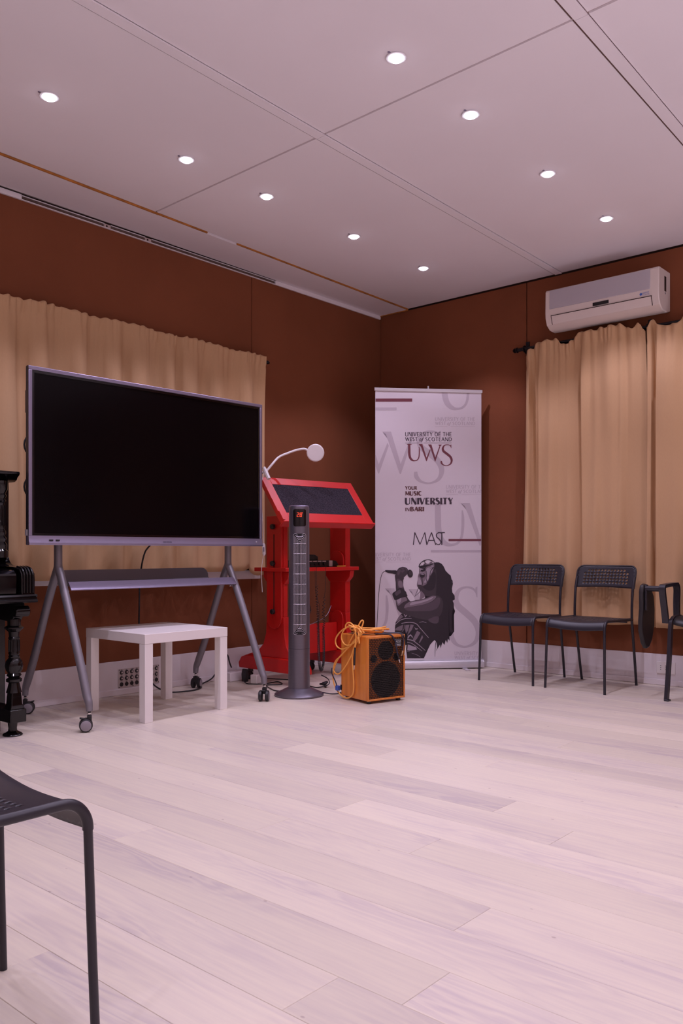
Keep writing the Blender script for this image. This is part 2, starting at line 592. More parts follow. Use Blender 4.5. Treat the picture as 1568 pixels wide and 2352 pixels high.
wl = struct('wall_left')
obj('wall_backing', MB().box(FX0 - .1, FX1 + .1, LEFT_Y + 0.02, LEFT_Y + 0.12, -0.05, CEIL + 0.05), 'backing', wl)
xs = [FX0, -0.84, 1.597, 4.037, RIGHT_X + 0.018]
for a, bq in zip(xs, xs[1:]):
    obj('wall_panel', MB().box(a + 0.0022, bq - 0.0022, LEFT_Y, LEFT_Y + 0.018, 0.0, 2.802), 'brown', wl, bevel=0.0015, segs=1)
wr = struct('wall_right')
obj('wall_backing', MB().box(RIGHT_X + 0.02, RIGHT_X + 0.12, FY0 - .1, FY1 + .1, -0.05, CEIL + 0.05), 'backing', wr)
ysw = [FY0, -1.883, 0.557, 2.997, LEFT_Y]
for a, bq in zip(ysw, ysw[1:]):
    obj('wall_panel', MB().box(RIGHT_X, RIGHT_X + 0.018, a + 0.003, bq - 0.003, 0.0, CEIL - 0.012), 'brown', wr, bevel=0.0015, segs=1)
wf = struct('wall_front')
obj('wall_panel', MB().box(FX0 - 0.1, FX1 + .1, FY0 - 0.1, FY0, -0.05, CEIL + 0.05), 'palewall', wf)
wb = struct('wall_back')
obj('wall_panel', MB().box(FX0 - 0.1, FX0, FY0 - .1, FY1 + .1, -0.05, CEIL + 0.05), 'palewall', wb)

bl = struct('baseboard_left')
for a, bq in ((FX0, 5.472),):
    obj('board', MB().box(a + .001, bq - .001, LEFT_Y - 0.014, LEFT_Y, 0.0, 0.205), 'base', bl, bevel=0.002, segs=1)
obj('shoe_strip', MB().box(FX0, 5.47, LEFT_Y - 0.022, LEFT_Y - 0.0142, 0.0, 0.038), 'base', bl, bevel=0.004)
br = struct('baseboard_right')
for a, bq in ((FY0, LEFT_Y - 0.015),):
    obj('board', MB().box(RIGHT_X - 0.014, RIGHT_X, a + .001, bq - .001, 0.0, 0.200), 'base', br, bevel=0.002, segs=1)
obj('shoe_strip', MB().box(RIGHT_X - 0.022, RIGHT_X - 0.0142, FY0, LEFT_Y - 0.023, 0.0, 0.038), 'base', br, bevel=0.004)

# slotted fascia under the ceiling along the left wall
t1 = struct('trim_1')
zf0, zf1 = 2.797, CEIL - 0.011
for a, bq in ((FX0, 2.316), (4.258, 5.478)):
    obj('fascia_board', MB().box(a, bq, LEFT_Y - 0.014, LEFT_Y - 0.001, zf0, zf1 + 0.0006), 'ceil', t1, bevel=0.0005, segs=1)
obj('fascia_lip', MB().box(2.317, 4.257, LEFT_Y - 0.014, LEFT_Y - 0.001, zf0, zf0 + 0.0035), 'ceil', t1)
for a, bq in ((2.32, 2.84), (2.885, 3.13), (3.18, 4.255)):
    obj('fascia_rail', MB().box(a, bq, LEFT_Y - 0.010, LEFT_Y - 0.001, zf1 - 0.004, zf1 - 0.001), 'ceil', t1)
for x in (2.862, 3.155):
    mb = MB().box(x - 0.022, x + 0.022, LEFT_Y - 0.006, LEFT_Y + 0.004, zf0 + 0.006, zf1 - 0.002)
    obj('bracket', mb, 'ceil_gap', t1)
    obj('screw_hole', MB().disc((x - 0.005, LEFT_Y - 0.0075, zf0 + 0.014), (0, -1, 0), 0.006, 0.003, 10), 'backing', t1)
obj('slot_back', MB().box(2.317, 4.257, LEFT_Y + 0.004, LEFT_Y + 0.019, zf0 + 0.006, zf1), 'slot', t1)

# window behind the left curtain
win = struct('window_1')
W0, W1, Z0, Z1 = 0.95, 4.10, 0.676, 2.12
yw0, yw1 = LEFT_Y - 0.020, LEFT_Y - 0.001
obj('window_sill', MB().box(W0, W1, yw0 - 0.004, yw1, Z0, Z0 + 0.062), 'base', win, bevel=0.002, segs=1)
obj('window_frame', MB().box(W0, W0 + 0.06, yw0, yw1, Z0 + .063, Z1).box(W1 - 0.06, W1, yw0, yw1, Z0 + .063, Z1)
    .box(W0 + .06, W1 - .06, yw0, yw1, Z1 - 0.06, Z1).box(2.5, 2.56, yw0, yw1, Z0 + .063, Z1 - .06), 'base', win)
for a, bq in ((W0 + .062, 2.498), (2.562, W1 - .062)):
    obj('window_pane', MB().box(a, bq, yw1 - 0.008, yw1, Z0 + .064, Z1 - .062), 'glass', win)


# ---------------------------------------------------------------- curtains
def lerp_prof(P, s):
    for (a, va), (b, vb) in zip(P, P[1:]):
        if s <= b:
            t = (s - a) / max(1e-6, b - a)
            t = t * t * (3 - 2 * t)
            return va + (vb - va) * t
    return P[-1][1]


def curtain(name, label, group, axis, a0, a1, wallpos, off, ztop, zbot, folds, seed, tape=0.0, amp=0.024, nu=None, flip=False, edge_flare=0.0, prof=None):
    rnd = random.Random(seed)
    wdt = abs(a1 - a0)
    nu = nu or int(wdt * 240)
    nv = 46
    # irregular broad folds
    ph = [0.0]
    for i in range(folds * 2):
        ph.append(ph[-1] + rnd.uniform(0.6, 1.4))
    tot = ph[-1]
    amps = [rnd.uniform(0.5, 1.25) for _ in range(folds * 2 + 2)]
    fine = [(rnd.uniform(36, 64), rnd.uniform(0, 6.28), rnd.uniform(0.5, 1)) for _ in range(4)]
    lean = rnd.uniform(-0.02, 0.02)

    def fold(s):
        q = s * tot
        for i in range(folds * 2):
            if q <= ph[i + 1] or i == folds * 2 - 1:
                t = (q - ph[i]) / (ph[i + 1] - ph[i])
                a = amps[i] * (1 - t) + amps[i + 1] * t
                c = math.sin((i + t) * math.pi)
                return a * (abs(c) ** 0.8) * (1 if c > 0 else -1)
        return 0
    mb = MB()
    vs = []
    for j in range(nv + 1):
        v = j / nv
        v = v ** 1.25          # denser at the top
        for i in range(nu + 1):
            s = i / nu
            zt = ztop(s)
            zb = zbot(s)
            z = zt + (zb - zt) * v
            dz = zt - z
            g = math.exp(-dz / 0.16)                       # gathers die out downwards
            ruff = sum(k * (abs(math.sin(wdt * f * s + p + 0.6 * math.sin(s * 13 + p))) - 0.6) for f, p, k in fine) * 0.0085 * g
            ruff += 0.006 * (abs(math.sin(wdt * 21 * s + seed + v * 3)) - 0.6) * math.exp(-dz / 0.4) * (0.5 + 0.5 * math.sin(s * 29 + seed))
            sway = lean * math.sin(3 * v + s * 5) * 0.3
            q = min(1, max(0, s + sway))
            offv = off + 0.012 * g
            b = amp * (0.30 + 0.70 * min(1, dz / 0.35)) * (lerp_prof(prof, q) if prof else fold(q))
            b += amp * 0.25 * math.sin(s * 31 + v * 4 + seed) * min(1, dz / 0.3)
            d = offv + b + ruff
            if tape and dz < tape:
                d += 0.011 * (abs(math.sin(wdt * 74 * s + 2.5 * math.sin(s * 17))) - 0.55) * (0.55 + 0.45 * math.sin(s * 23 + seed)) * (1 if dz < tape * 0.9 else 0.35)
            if tape and tape <= dz < tape + 0.03:
                d -= 0.004
            zz = z + (0.004 * math.sin(wdt * 95 * s + seed) if j == 0 else 0)
            a = a0 + (a1 - a0) * s
            if edge_flare:
                a += (a0 - a1) / wdt * edge_flare * (v ** 3) * (1 - s) ** 6
            p = (a, wallpos - d, zz) if axis == 'y' else (wallpos - d, a, zz)
            vs.append(p)
    fs = []
    for j in range(nv):
        for i in range(nu):
            k = j * (nu + 1) + i
            fs.append((k, k + 1, k + nu + 2, k + nu + 1))
    mb.add(vs, fs)
    root = thing(name, label, 'curtain', group=group)
    o = obj('cloth', mb, 'curtain', root, smooth=70, solid=0.003)
    # bottom hem, a doubled band
    return root


rodl = thing('curtain_rod', 'black rod carrying the wide curtain behind the dark screen', 'curtain rod')
curtain('window_curtain', 'wide tan curtain gathered on a rod behind the dark display screen', None, 'y', 0.75, 4.085, LEFT_Y, 0.085,
        lambda s: 2.232 + 0.005 * math.sin(s * 40), lambda s: 0.712 + 0.012 * math.sin(s * 9) + 0.012 * s - 0.03 * math.exp(-((s - 0.985) / 0.02) ** 2) + 0.02 * math.exp(-((s - 0.95) / 0.012) ** 2), 16, 3, amp=0.030, tape=0.06)
obj('rod', MB().tube([(0.7, LEFT_Y - 0.062, 2.205), (4.115, LEFT_Y - 0.062, 2.205)], 0.008, 10), 'rod', rodl, smooth=40)
obj('finial', MB().lathe([(0.002, -0.02), (0.010, -0.012), (0.013, 0), (0.010, 0.012), (0.004, 0.02)], seg=12,
                         mx=Matrix.Translation((4.13, LEFT_Y - 0.062, 2.205)) @ Matrix.Rotation(R_(90), 4, 'Y')), 'rod', rodl, smooth=40)
obj('rod_bracket', MB().box(4.105, 4.118, LEFT_Y - 0.062, LEFT_Y - 0.001, 2.185, 2.197).box(4.100, 4.124, LEFT_Y - 0.006, LEFT_Y - 0.0005, 2.165, 2.225), 'rod', rodl)

RZ = 2.330
rodr = thing('curtain_rod', 'black rod under the air conditioner carrying two tan curtains', 'curtain rod')
xr = RIGHT_X - 0.052
obj('rod', MB().tube([(xr, 3.03, RZ), (xr, 0.9, RZ)], 0.0135, 12), 'rod', rodr, smooth=40)
obj('finial', MB().lathe([(0.004, -0.03), (0.016, -0.02), (0.018, -0.012), (0.010, -0.008), (0.010, 0.0), (0.020, 0.002), (0.020, 0.008), (0.013, 0.012), (0.013, 0.03)], seg=14,
                         mx=Matrix.Translation((xr, 3.05, RZ)) @ Matrix.Rotation(R_(90), 4, 'X')), 'rod', rodr, smooth=40)
for yb in (2.985, 2.09):
    obj('rod_bracket', MB().tube([(xr, yb, RZ - 0.014), (xr + 0.03, yb, RZ - 0.03), (RIGHT_X - 0.004, yb, RZ - 0.005)], 0.007, 8)
        .box(RIGHT_X - 0.008, RIGHT_X - 0.0005, yb - 0.014, yb + 0.014, RZ - 0.04, RZ + 0.06), 'rod', rodr)
    obj('rod_ring', MB().tube([(xr + 0.021 * math.cos(t), yb, RZ + 0.021 * math.sin(t)) for t in [k * math.pi / 8 for k in range(16)]], 0.005, 6, closed=True), 'rod', rodr, smooth=50)


def top_r1(s):
    # measured line of the gathered heading: sags between the hooks, pulled corners
    return lerp_prof([(0, 2.272), (0.03, 2.30), (0.05, 2.315), (0.1, 2.345), (0.2, 2.352), (0.27, 2.352), (0.33, 2.312), (0.37, 2.300), (0.41, 2.325), (0.47, 2.368),
                      (0.6, 2.366), (0.7, 2.372), (0.80, 2.374), (0.86, 2.348), (0.90, 2.330), (0.945, 2.362), (0.96, 2.350), (0.985, 2.318), (1, 2.30)], s) + 0.004 * math.sin(s * 70)


def top_r2(s):
    return lerp_prof([(0, 2.32), (0.03, 2.362), (0.06, 2.335), (0.12, 2.305), (0.17, 2.312), (0.25, 2.355), (0.45, 2.36), (0.6, 2.31), (0.75, 2.36), (1, 2.34)], s) + 0.004 * math.sin(s * 60)


curtain('window_curtain', 'long tan curtain behind the two perforated chairs, left of the curtain gap', 'long curtains on the right wall', 'x', 2.955, 2.093, RIGHT_X, 0.080,
        top_r1, lambda s: 0.378 + 0.014 * s - 0.01 * math.sin(s * 3.1), 6, 11, tape=0.085, amp=0.036, edge_flare=0.03,
        prof=[(0, 0.2), (0.035, 0.6), (0.05, -0.9), (0.12, -0.7), (0.135, 1.0), (0.22, 0.9), (0.30, 0.2), (0.36, 0.3), (0.46, -0.9), (0.475, -1.0), (0.505, 1.0), (0.60, 0.8), (0.66, 0.4), (0.74, 0.9), (0.80, 0.5), (0.86, -0.5), (0.95, -0.2), (1, -0.6)])
curtain('window_curtain', 'long tan curtain behind the chair with a writing tablet, cut by the frame', 'long curtains on the right wall', 'x', 2.078, 1.05, RIGHT_X, 0.080,
        top_r2, lambda s: 0.375 + 0.006 * math.sin(s * 7), 7, 23, tape=0.085, amp=0.044,
        prof=[(0, 0.5), (0.02, 0.3), (0.03, -1.0), (0.055, -0.8), (0.06, 0.7), (0.16, 1.0), (0.26, 0.1), (0.34, 0.7), (0.42, -0.8), (0.44, 1.0), (0.6, 0.8), (0.7, -0.6), (0.72, 1.0), (0.9, 0.4), (1, -0.5)])


# ---------------------------------------------------------------- downlights
def downlight(x, y, label):
    t = thing('downlight', label, 'ceiling light', (x, y, CEIL), 0, 'recessed ceiling spotlights')
    ring = [(0.030, -0.0005), (0.040, -0.0005), (0.0425, -0.003), (0.0405, -0.0055), (0.033, -0.006), (0.030, -0.004)]
    mb = MB()
    seg = 28
    vs, fs = [], []
    for r, z in ring:
        for k in range(seg):
            a = 2 * math.pi * k / seg
            vs.append((r * math.cos(a), r * math.sin(a), z))
    for i in range(len(ring)):
        for k in range(seg):
            l = (k + 1) % seg
            j = (i + 1) % len(ring)
            fs.append((i * seg + k, i * seg + l, j * seg + l, j * seg + k))
    obj('trim_ring', mb.add(vs, fs), 'lampring', t, smooth=40)
    dome = [(0.0295, -0.001), (0.0290, -0.008), (0.024, -0.013), (0.014, -0.0165), (0.004, -0.0175)]
    obj('lens', MB().lathe(dome, seg=24), 'glow', t, smooth=60)
    obj('clip', MB().box(-0.052, -0.042, -0.004, 0.004, -0.003, -0.0002), 'grey', t)
    lamp_light((0, 0, -0.030), parent=t)
    return t


names_far = ['recessed spotlight at far left over the dark screen', 'recessed spotlight second from left in the row nearer the left wall',
             'recessed spotlight third from left in the row nearer the left wall', 'recessed spotlight fourth in the row nearer the left wall, above the corner',
             'recessed spotlight nearest the corner where the two walls meet']
names_near = ['topmost recessed spotlight, first of the row over the open floor', 'second recessed spotlight from the top in the right-hand row',
              'third recessed spotlight from the top in the right-hand row', 'recessed spotlight nearest the air conditioner']
for x, n in zip(LAMP_X, names_far):
    downlight(x, yl(LAMP_Y[0] - 0.005, x), n)
for x, n in zip(LAMP_X[1:], names_near):
    downlight(x, yl(LAMP_Y[1] - 0.01, x), n)


# ---------------------------------------------------------------- rolling display
disp = thing('rolling_display', 'big switched-off screen on a grey wheeled stand before the curtain', 'display', (2.83, 3.88, 0), R_(-1.8))
TX0, TX1, TZ0, TZ1, TYF = -0.775, 0.722, 0.900, 1.765, -0.125
bw, bb = 0.019, 0.046
mb = MB()
mb.box(TX0, TX0 + bw, TYF, TYF + 0.007, TZ0 + bb, TZ1 - bw)
mb.box(TX1 - bw, TX1, TYF, TYF + 0.007, TZ0 + bb, TZ1 - bw)
mb.box(TX0, TX1, TYF, TYF + 0.007, TZ1 - bw, TZ1)
frame = obj('screen_frame', mb, 'grey', disp, bevel=0.003)
prof = [(TYF + 0.024, TZ0), (TYF - 0.004, TZ0), (TYF - 0.006, TZ0 + 0.006), (TYF - 0.006, TZ0 + 0.010), (TYF - 0.002, TZ0 + 0.018), (TYF + 0.001, TZ0 + bb), (TYF + 0.024, TZ0 + bb)]
chin = obj('chin_bar', MB().prism(prof, TX0, TX1, 'x'), 'grey', disp, smooth=30)
vs, fs = text_mesh('HIKVISION', width=0.056, height=0.0085)
mb = MB().add([(p.x - 0.005, TYF - 0.0035, p.y + TZ0 + 0.016) for p in vs], fs)
obj('maker_mark', mb, 'p_t1', chin)
for k in range(2):
    obj('usb_port', MB().box(TX0 + 0.104 + k * 0.035, TX0 + 0.124 + k * 0.035, TYF - 0.0045, TYF + 0.01, TZ0 + 0.020, TZ0 + 0.027), 'blackpl', chin)
obj('power_button', MB().disc((TX1 - 0.05, TYF - 0.001, TZ0 + 0.026), (0, -1, 0), 0.005, 0.006, 12), 'alu', chin)
b_ = 0.012
mb = MB()
mb.box(TX0 + bw, TX1 - bw, TYF + 0.006, TYF + 0.02, TZ1 - bw - b_, TZ1 - bw)
mb.box(TX0 + bw, TX1 - bw, TYF + 0.006, TYF + 0.02, TZ0 + bb, TZ0 + bb + b_)
mb.box(TX0 + bw, TX0 + bw + b_, TYF + 0.006, TYF + 0.02, TZ0 + bb + b_, TZ1 - bw - b_)
mb.box(TX1 - bw - b_, TX1 - bw, TYF + 0.006, TYF + 0.02, TZ0 + bb + b_, TZ1 - bw - b_)
obj('inner_border', mb, 'panel', disp)
obj('screen', MB().box(TX0 + bw + b_, TX1 - bw - b_, TYF + 0.010, TYF + 0.03, TZ0 + bb + b_, TZ1 - bw - b_), 'screen', disp)
for xa in (TX0, TX1 - 0.012):
    obj('side_rail', MB().box(xa, xa + 0.012, TYF + 0.0072, TYF + 0.0243, TZ0 + bb, TZ1), 'blackpl', disp)
obj('rear_shell', MB().box(TX0 + 0.0005, TX1 - 0.0005, TYF + 0.0245, TYF + 0.030, TZ0 + 0.002, TZ1 - 0.002), 'blackpl', disp)
obj('rear_housing', MB().box(TX0 + 0.055, TX1 - 0.055, TYF + 0.0305, TYF + 0.082, TZ0 + 0.05, TZ1 - 0.05), 'blackpl', disp, bevel=0.006)
obj('carry_handle', MB().box(TX0 + 0.022, TX0 + 0.054, TYF + 0.055, TYF + 0.085, 1.545, 1.66), 'blackpl', disp, bevel=0.006)
obj('input_box', MB().box(TX0 + 0.026, TX0 + 0.054, TYF + 0.060, TYF + 0.078, 1.26, 1.41), 'standgrey', disp, bevel=0.003)
obj('usb_tab', MB().box(TX0 - 0.0045, TX0 + 0.0005, TYF + 0.012, TYF + 0.03, 0.945, 0.975), 'alu', disp)
for zc in (1.39, 1.185):
    pts = [(TX0 + 0.065 - 0.050 * math.sin(t), TYF + 0.075, zc + 0.055 * math.cos(t)) for t in [math.pi * k / 10 for k in range(11)]]
    obj('cable_loop', MB().tube(pts, 0.005, 8), 'darkcable', disp, smooth=50)
LX = 0.555
for s in (-1, 1):
    obj('pole', MB().tube([(s * LX, 0, 0.795), (s * LX, 0, 1.60)], 0.021, 14), 'standgrey', disp, smooth=40)
    obj('mount_arm', MB().box(s * LX - 0.03, s * LX + 0.03, -0.043, -0.018, 1.0, 1.62), 'blackpl', disp)
    xo = s * 0.012
    for d, yf in ((-1, -0.318), (1, 0.332)):
        pts = catmull([(s * LX, 0.0, 0.81), (s * LX, d * 0.004, 0.785), (s * LX, d * 0.03, 0.74), (s * (LX + 0.004), d * 0.10, 0.60),
                       (s * (LX + 0.008), d * 0.235, 0.31), (s * (LX + 0.01), yf - d * 0.022, 0.17), (s * (LX + 0.01), yf - d * 0.004, 0.135), (s * (LX + 0.01), yf, 0.098)], 5)
        obj('leg', MB().tube(pts, [0.021] * (len(pts) - 12) + [0.021 - 0.0005 * k for k in range(12)], 14), 'standgrey', disp, smooth=50)


def caster(x, y, yaw, parent):
    c = obj('caster', MB().lathe([(0.007, 0.072), (0.007, 0.100)], c=(0, 0, 0), seg=12).box(-0.011, 0.011, -0.012, 0.014, 0.040, 0.078), 'blackpl', parent, bevel=0.002, loc=(x, y, 0), rotz=yaw)
    obj('stem_nut', MB().lathe([(0.011, 0.083), (0.011, 0.090)], seg=6), 'silver', c)
    for s in (-1, 1):
        obj('wheel', MB().lathe([(0.026, -0.011), (0.031, -0.007), (0.032, 0), (0.031, 0.007), (0.026, 0.011)], seg=26,
                                mx=Matrix.Translation((0.016, s * 0.019, 0.032)) @ Matrix.Rotation(R_(90), 4, 'X')), 'blackpl', c, smooth=40)
        obj('wheel_disc', MB().lathe([(0.025, -0.0035), (0.0255, 0.001), (0.022, 0.003), (0.004, 0.0035)], seg=24,
                                     mx=Matrix.Translation((0.016, s * 0.0295, 0.032)) @ Matrix.Rotation(R_(-90 * s), 4, 'X')), 'casterdisc', c, smooth=30)
    obj('brake_lever', MB().box(0.036, 0.058, -0.012, 0.012, 0.052, 0.058, Matrix.Translation((0, 0, 0.0)) @ Matrix.Rotation(R_(-12), 4, 'Y')), 'blackpl', c, bevel=0.002)
    return c


caster(-LX - 0.01, -0.318, R_(150), disp)
caster(-LX - 0.01, 0.332, R_(-35), disp)
caster(LX + 0.01, -0.318, R_(-140), disp)
caster(LX + 0.01, 0.332, R_(35), disp)
# tray between the legs
mb = MB()
tp = [(-0.062, 0.688), (-0.068, 0.700), (-0.055, 0.702), (0.10, 0.694), (0.124, 0.700), (0.126, 0.712), (0.122, 0.712), (0.119, 0.705), (0.10, 0.689)]
tray = obj('tray', MB().prism(tp, -0.50, 0.50, 'x'), 'standgrey', disp, bevel=0.001, segs=1)
rp = [(-0.50, 0.700)] + [(-0.45 - 0.05 * math.cos(t), 0.720 + 0.050 * math.sin(t)) for t in [math.pi / 2 * k / 6 for k in range(7)]] + [(0.45 + 0.05 * math.sin(t), 0.720 + 0.050 * math.cos(t)) for t in [math.pi / 2 * k / 6 for k in range(7)]] + [(0.50, 0.700)]
obj('tray_back', MB().prism(rp, 0.122, 0.127, 'y'), 'standgrey', disp)
obj('tray_lip', MB().prism([(-0.060, 0.712), (-0.063, 0.714), (-0.092, 0.676), (-0.090, 0.671), (-0.086, 0.674)], -LX + 0.022, LX - 0.008, 'x'), 'grey', disp)
for s in (-1, 1):
    obj('tray_bolt', MB().disc((s * (LX - 0.015), -0.050, 0.665), (1, 0, 0), 0.008, 0.03, 12), 'silver', tray)

tag(obj('power_cable', MB().tube(catmull([(2.98, 4.02, 1.15), (2.99, 4.06, 0.95), (2.95, 4.10, 0.86), (2.94, 4.13, 0.72), (2.955, 4.16, 0.55), (2.97, 4.18, 0.40), (3.02, 4.20, 0.25),
     (3.06, 4.21, 0.12), (3.10, 4.20, 0.05), (3.19, 4.17, 0.006), (3.32, 4.12, 0.006), (3.42, 4.16, 0.006), (3.50, 4.255, 0.007), (3.62, 4.29, 0.03), (3.695, 4.30, 0.10), (3.735, 4.298, 0.165), (3.755, 4.29, 0.17),
     (3.765, 4.28, 0.12), (3.775, 4.272, 0.085)], 8), 0.0048, 8), 'darkcable', smooth=60),
    'black power cable hanging from the screen and running behind the white table', 'cable')

# ---------------------------------------------------------------- white table
tb = thing('side_table', 'low square white side table under the dark screen', 'table', (2.812, 3.795, 0), R_(-0.5))
h2 = 0.272
obj('tabletop', MB().box(-h2, h2, -h2, h2, 0.400, 0.450), 'white', tb, bevel=0.0015)
for sx in (-1, 1):
    for sy in (-1, 1):
        cx, cy = sx * (h2 - 0.0255), sy * (h2 - 0.0255)
        obj('leg', MB().box(cx - 0.0245, cx + 0.0245, cy - 0.0245, cy + 0.0245, 0.0, 0.3995), 'white', tb, bevel=0.0015)

# ---------------------------------------------------------------- tower fan
fan = thing('tower_fan', 'grey tower fan on a round base with a red 28 readout', 'fan', (3.652, 3.522, 0), R_(180 + 42.5))
# local +x faces the camera
obj('base', MB().lathe([(0.145, 0.0), (0.149, 0.004), (0.149, 0.010), (0.143, 0.015), (0.108, 0.030), (0.082, 0.043), (0.070, 0.048), (0.066, 0.046), (0.060, 0.046)], seg=56), 'fan', fan, smooth=40)


def fan_r(z):
    return 0.0655 - 0.0045 * (z - 0.045) / 1.1


prof = [(fan_r(z) - (0 if z < 1.13 else (z - 1.13) * 0.2), z) for z in (0.046, 0.3, 0.6, 0.9, 1.1, 1.128, 1.134)]
body = obj('body', MB().lathe(prof, seg=56), 'fan', fan, smooth=40)
obj('top_cap', MB().lathe([(0.0575, 1.134), (0.0585, 1.1365), (0.0585, 1.141), (0.055, 1.1445), (0.050, 1.1455)], seg=48), 'grey', fan, smooth=40)
obj('seam', MB().lathe([(fan_r(0.285) + 0.0004, 0.2845), (fan_r(0.285) + 0.0004, 0.2858)], seg=56), 'fandark', body)


def fan_pt(s, z, lift=0.0):
    """point on the fan skin: s metres sideways from the middle, to the right seen from the front"""
    r = fan_r(z)
    a = s / r + R_(5)
    return Vector(((r + lift) * math.cos(a), (r + lift) * math.sin(a), z))


def rrect(w, z0, z1, rc, n=6):
    pts = []
    rc = min(rc, w, (z1 - z0) / 2)
    for cx, cz, a0 in ((w - rc, z1 - rc, 0), (-w + rc, z1 - rc, 90), (-w + rc, z0 + rc, 180), (w - rc, z0 + rc, 270)):
        for k in range(n + 1):
            a = R_(a0 + 90 * k / n)
            pts.append((cx + rc * math.cos(a), cz + rc * math.sin(a)))
    return pts


def skin_patch(w, z0, z1, rc, lift, nz=24, nx=14):
    mb = MB()
    rc = min(rc, w)
    vs, fs = [], []
    for j in range(nz + 1):
        z = z0 + (z1 - z0) * j / nz
        e = min(z - z0, z1 - z)
        ww = w if e >= rc else w - rc + math.sqrt(max(0, rc * rc - (rc - e) ** 2))
        for i in range(nx + 1):
            vs.append(fan_pt(-ww + 2 * ww * i / nx, z, lift))
    for j in range(nz):
        for i in range(nx):
            k = j * (nx + 1) + i
            fs.append((k, k + 1, k + nx + 2, k + nx + 1))
    mb.add(vs, fs)
    return mb


GZ0, GZ1, GW = 0.372, 0.975, 0.038
obj('air_duct', skin_patch(GW, GZ0, GZ1, 0.014, 0.0008, 60), 'fandark', fan, smooth=60)
mb = MB()
for k in range(6):
    ww = GW - 0.0068 * k
    if ww < 0.003:
        break
    e = 0.009 * k
    pts = []
    rr = rrect(ww, GZ0 + e, GZ1 - e, max(0.012 - 0.002 * k, 0.003), 4)
    m_ = len(rr)
    for i in range(m_):
        p, q = rr[i], rr[(i + 1) % m_]
        nst = 12 if abs(p[1] - q[1]) > 0.2 else 1
        for t in range(nst):
            pts.append(fan_pt(p[0] + (q[0] - p[0]) * t / nst, p[1] + (q[1] - p[1]) * t / nst, 0.0022))
    mb.tube(pts, 0.0015, 5, closed=True)
obj('grille', mb, 'fanbar', fan, smooth=60)
for k in range(9):
    z = GZ0 + 0.060 + k * (GZ1 - GZ0 - 0.120) / 8
    obj('grille_bar', MB().tube([fan_pt(-GW + 2 * GW * i / 10, z, 0.0028) for i in range(11)], 0.0015, 5), 'fanbar', fan, smooth=60)
dp = obj('display_panel', skin_patch(0.040, 1.018, 1.122, 0.012, 0.0012, 22), 'panel', fan, smooth=60)
SEG = {'2': 'abged', '8': 'abcdefg'}


def seven(ch, s0, z0, w=0.0125, h=0.026, t=0.0028):
    mb = MB()
    q = {'a': (0, h - t, w, h), 'g': (0, h / 2 - t / 2, w, h / 2 + t / 2), 'd': (0, 0, w, t),
         'f': (0, h / 2, t, h), 'b': (w - t, h / 2, w, h), 'e': (0, 0, t, h / 2), 'c': (w - t, 0, w, h / 2)}
    g = 0.0004
    for sgm in SEG[ch]:
        x0, y0, x1, y1 = q[sgm]
        sl = 0.08
        P = [fan_pt(s0 + x + y * sl, z0 + y, 0.0022) for x, y in ((x0 + g, y0 + g), (x1 - g, y0 + g), (x1 - g, y1 - g), (x0 + g, y1 - g))]
        mb.add(P, ((0, 1, 2, 3),))
    return mb


obj('digit', seven('2', -0.018, 1.074), 'led', dp)
obj('digit', seven('8', -0.001, 1.074), 'led', dp)
mb = MB()
mb.add([fan_pt(0.016 + 0.002 * math.cos(a), 1.099 + 0.002 * math.sin(a), 0.0022) for a in [k * math.pi / 3 for k in range(6)]], (tuple(range(6)),))
obj('degree_mark', mb, 'led', dp)
tag(obj('power_cable', MB().tube(catmull([(3.73, 3.40, 0.02), (3.80, 3.385, 0.005), (3.86, 3.35, 0.005), (3.83, 3.325, 0.005), (3.80, 3.32, 0.02)], 6), 0.0032, 8), 'bluecable', smooth=60),
    'dark blue cord on the floor from the fan base to the wooden speaker', 'cable')

# ---------------------------------------------------------------- wooden speaker
spk = thing('wooden_speaker', 'orange wood-veneer speaker cabinet with brick-pattern grille on the floor', 'speaker', (3.677, 3.0075, 0), R_(-14.3))
SW, SD, SH, SZ = 0.272, 0.268, 0.385, 0.016
cab = MB().box(0, SW, 0.0113, SD, SZ, SH)
obj('cabinet', cab, 'wood', spk, bevel=0.007, segs=3)
fr = MB()
e = 0.011
fr.box(0, e, 0, 0.0112, SZ, SH).box(SW - e, SW, 0, 0.0112, SZ, SH).box(e, SW - e, 0, 0.0112, SH - 0.014, SH).box(e, SW - e, 0, 0.0112, SZ, SZ + 0.012)
obj('front_rim', fr, 'wood', spk, bevel=0.003)
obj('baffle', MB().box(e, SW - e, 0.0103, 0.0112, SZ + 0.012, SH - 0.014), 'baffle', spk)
# drivers, seen through the grille
for u, v, r, nm in ((0.135, 0.295, 0.055, 'midrange_driver'), (0.135, 0.128, 0.104, 'woofer'), (0.050, 0.253, 0.022, 'tweeter'), (0.213, 0.253, 0.022, 'tweeter')):
    mxd = Matrix.Translation((u, 0.0095, v + 0.004)) @ Matrix.Rotation(R_(90), 4, 'X')
    d = obj(nm, MB().lathe([(r, 0.0), (r, 0.0012), (r * 0.96, 0.0016), (r * 0.9, 0.0008), (r * 0.3, -0.0005), (0.002, -0.0005)], seg=36, mx=mxd), 'cone', spk, smooth=50)
g = MB()
nrow = 33
gz0, gz1 = SZ + 0.012, SH - 0.014
for k in range(nrow + 1):
    z = gz0 + (gz1 - gz0) * k / nrow
    g.box(e, SW - e, 0.0035, 0.0062, z - 0.0015, z + 0.0015)
bwid = 0.0185
for k in range(nrow):
    z0 = gz0 + (gz1 - gz0) * k / nrow
    z1 = gz0 + (gz1 - gz0) * (k + 1) / nrow
    x = e + (bwid / 2 if k % 2 else 0.003)
    while x < SW - e:
        g.box(x - 0.0009, x + 0.0009, 0.0035, 0.0060, z0, z1)
        x += bwid
obj('grille', g, 'grille', spk)
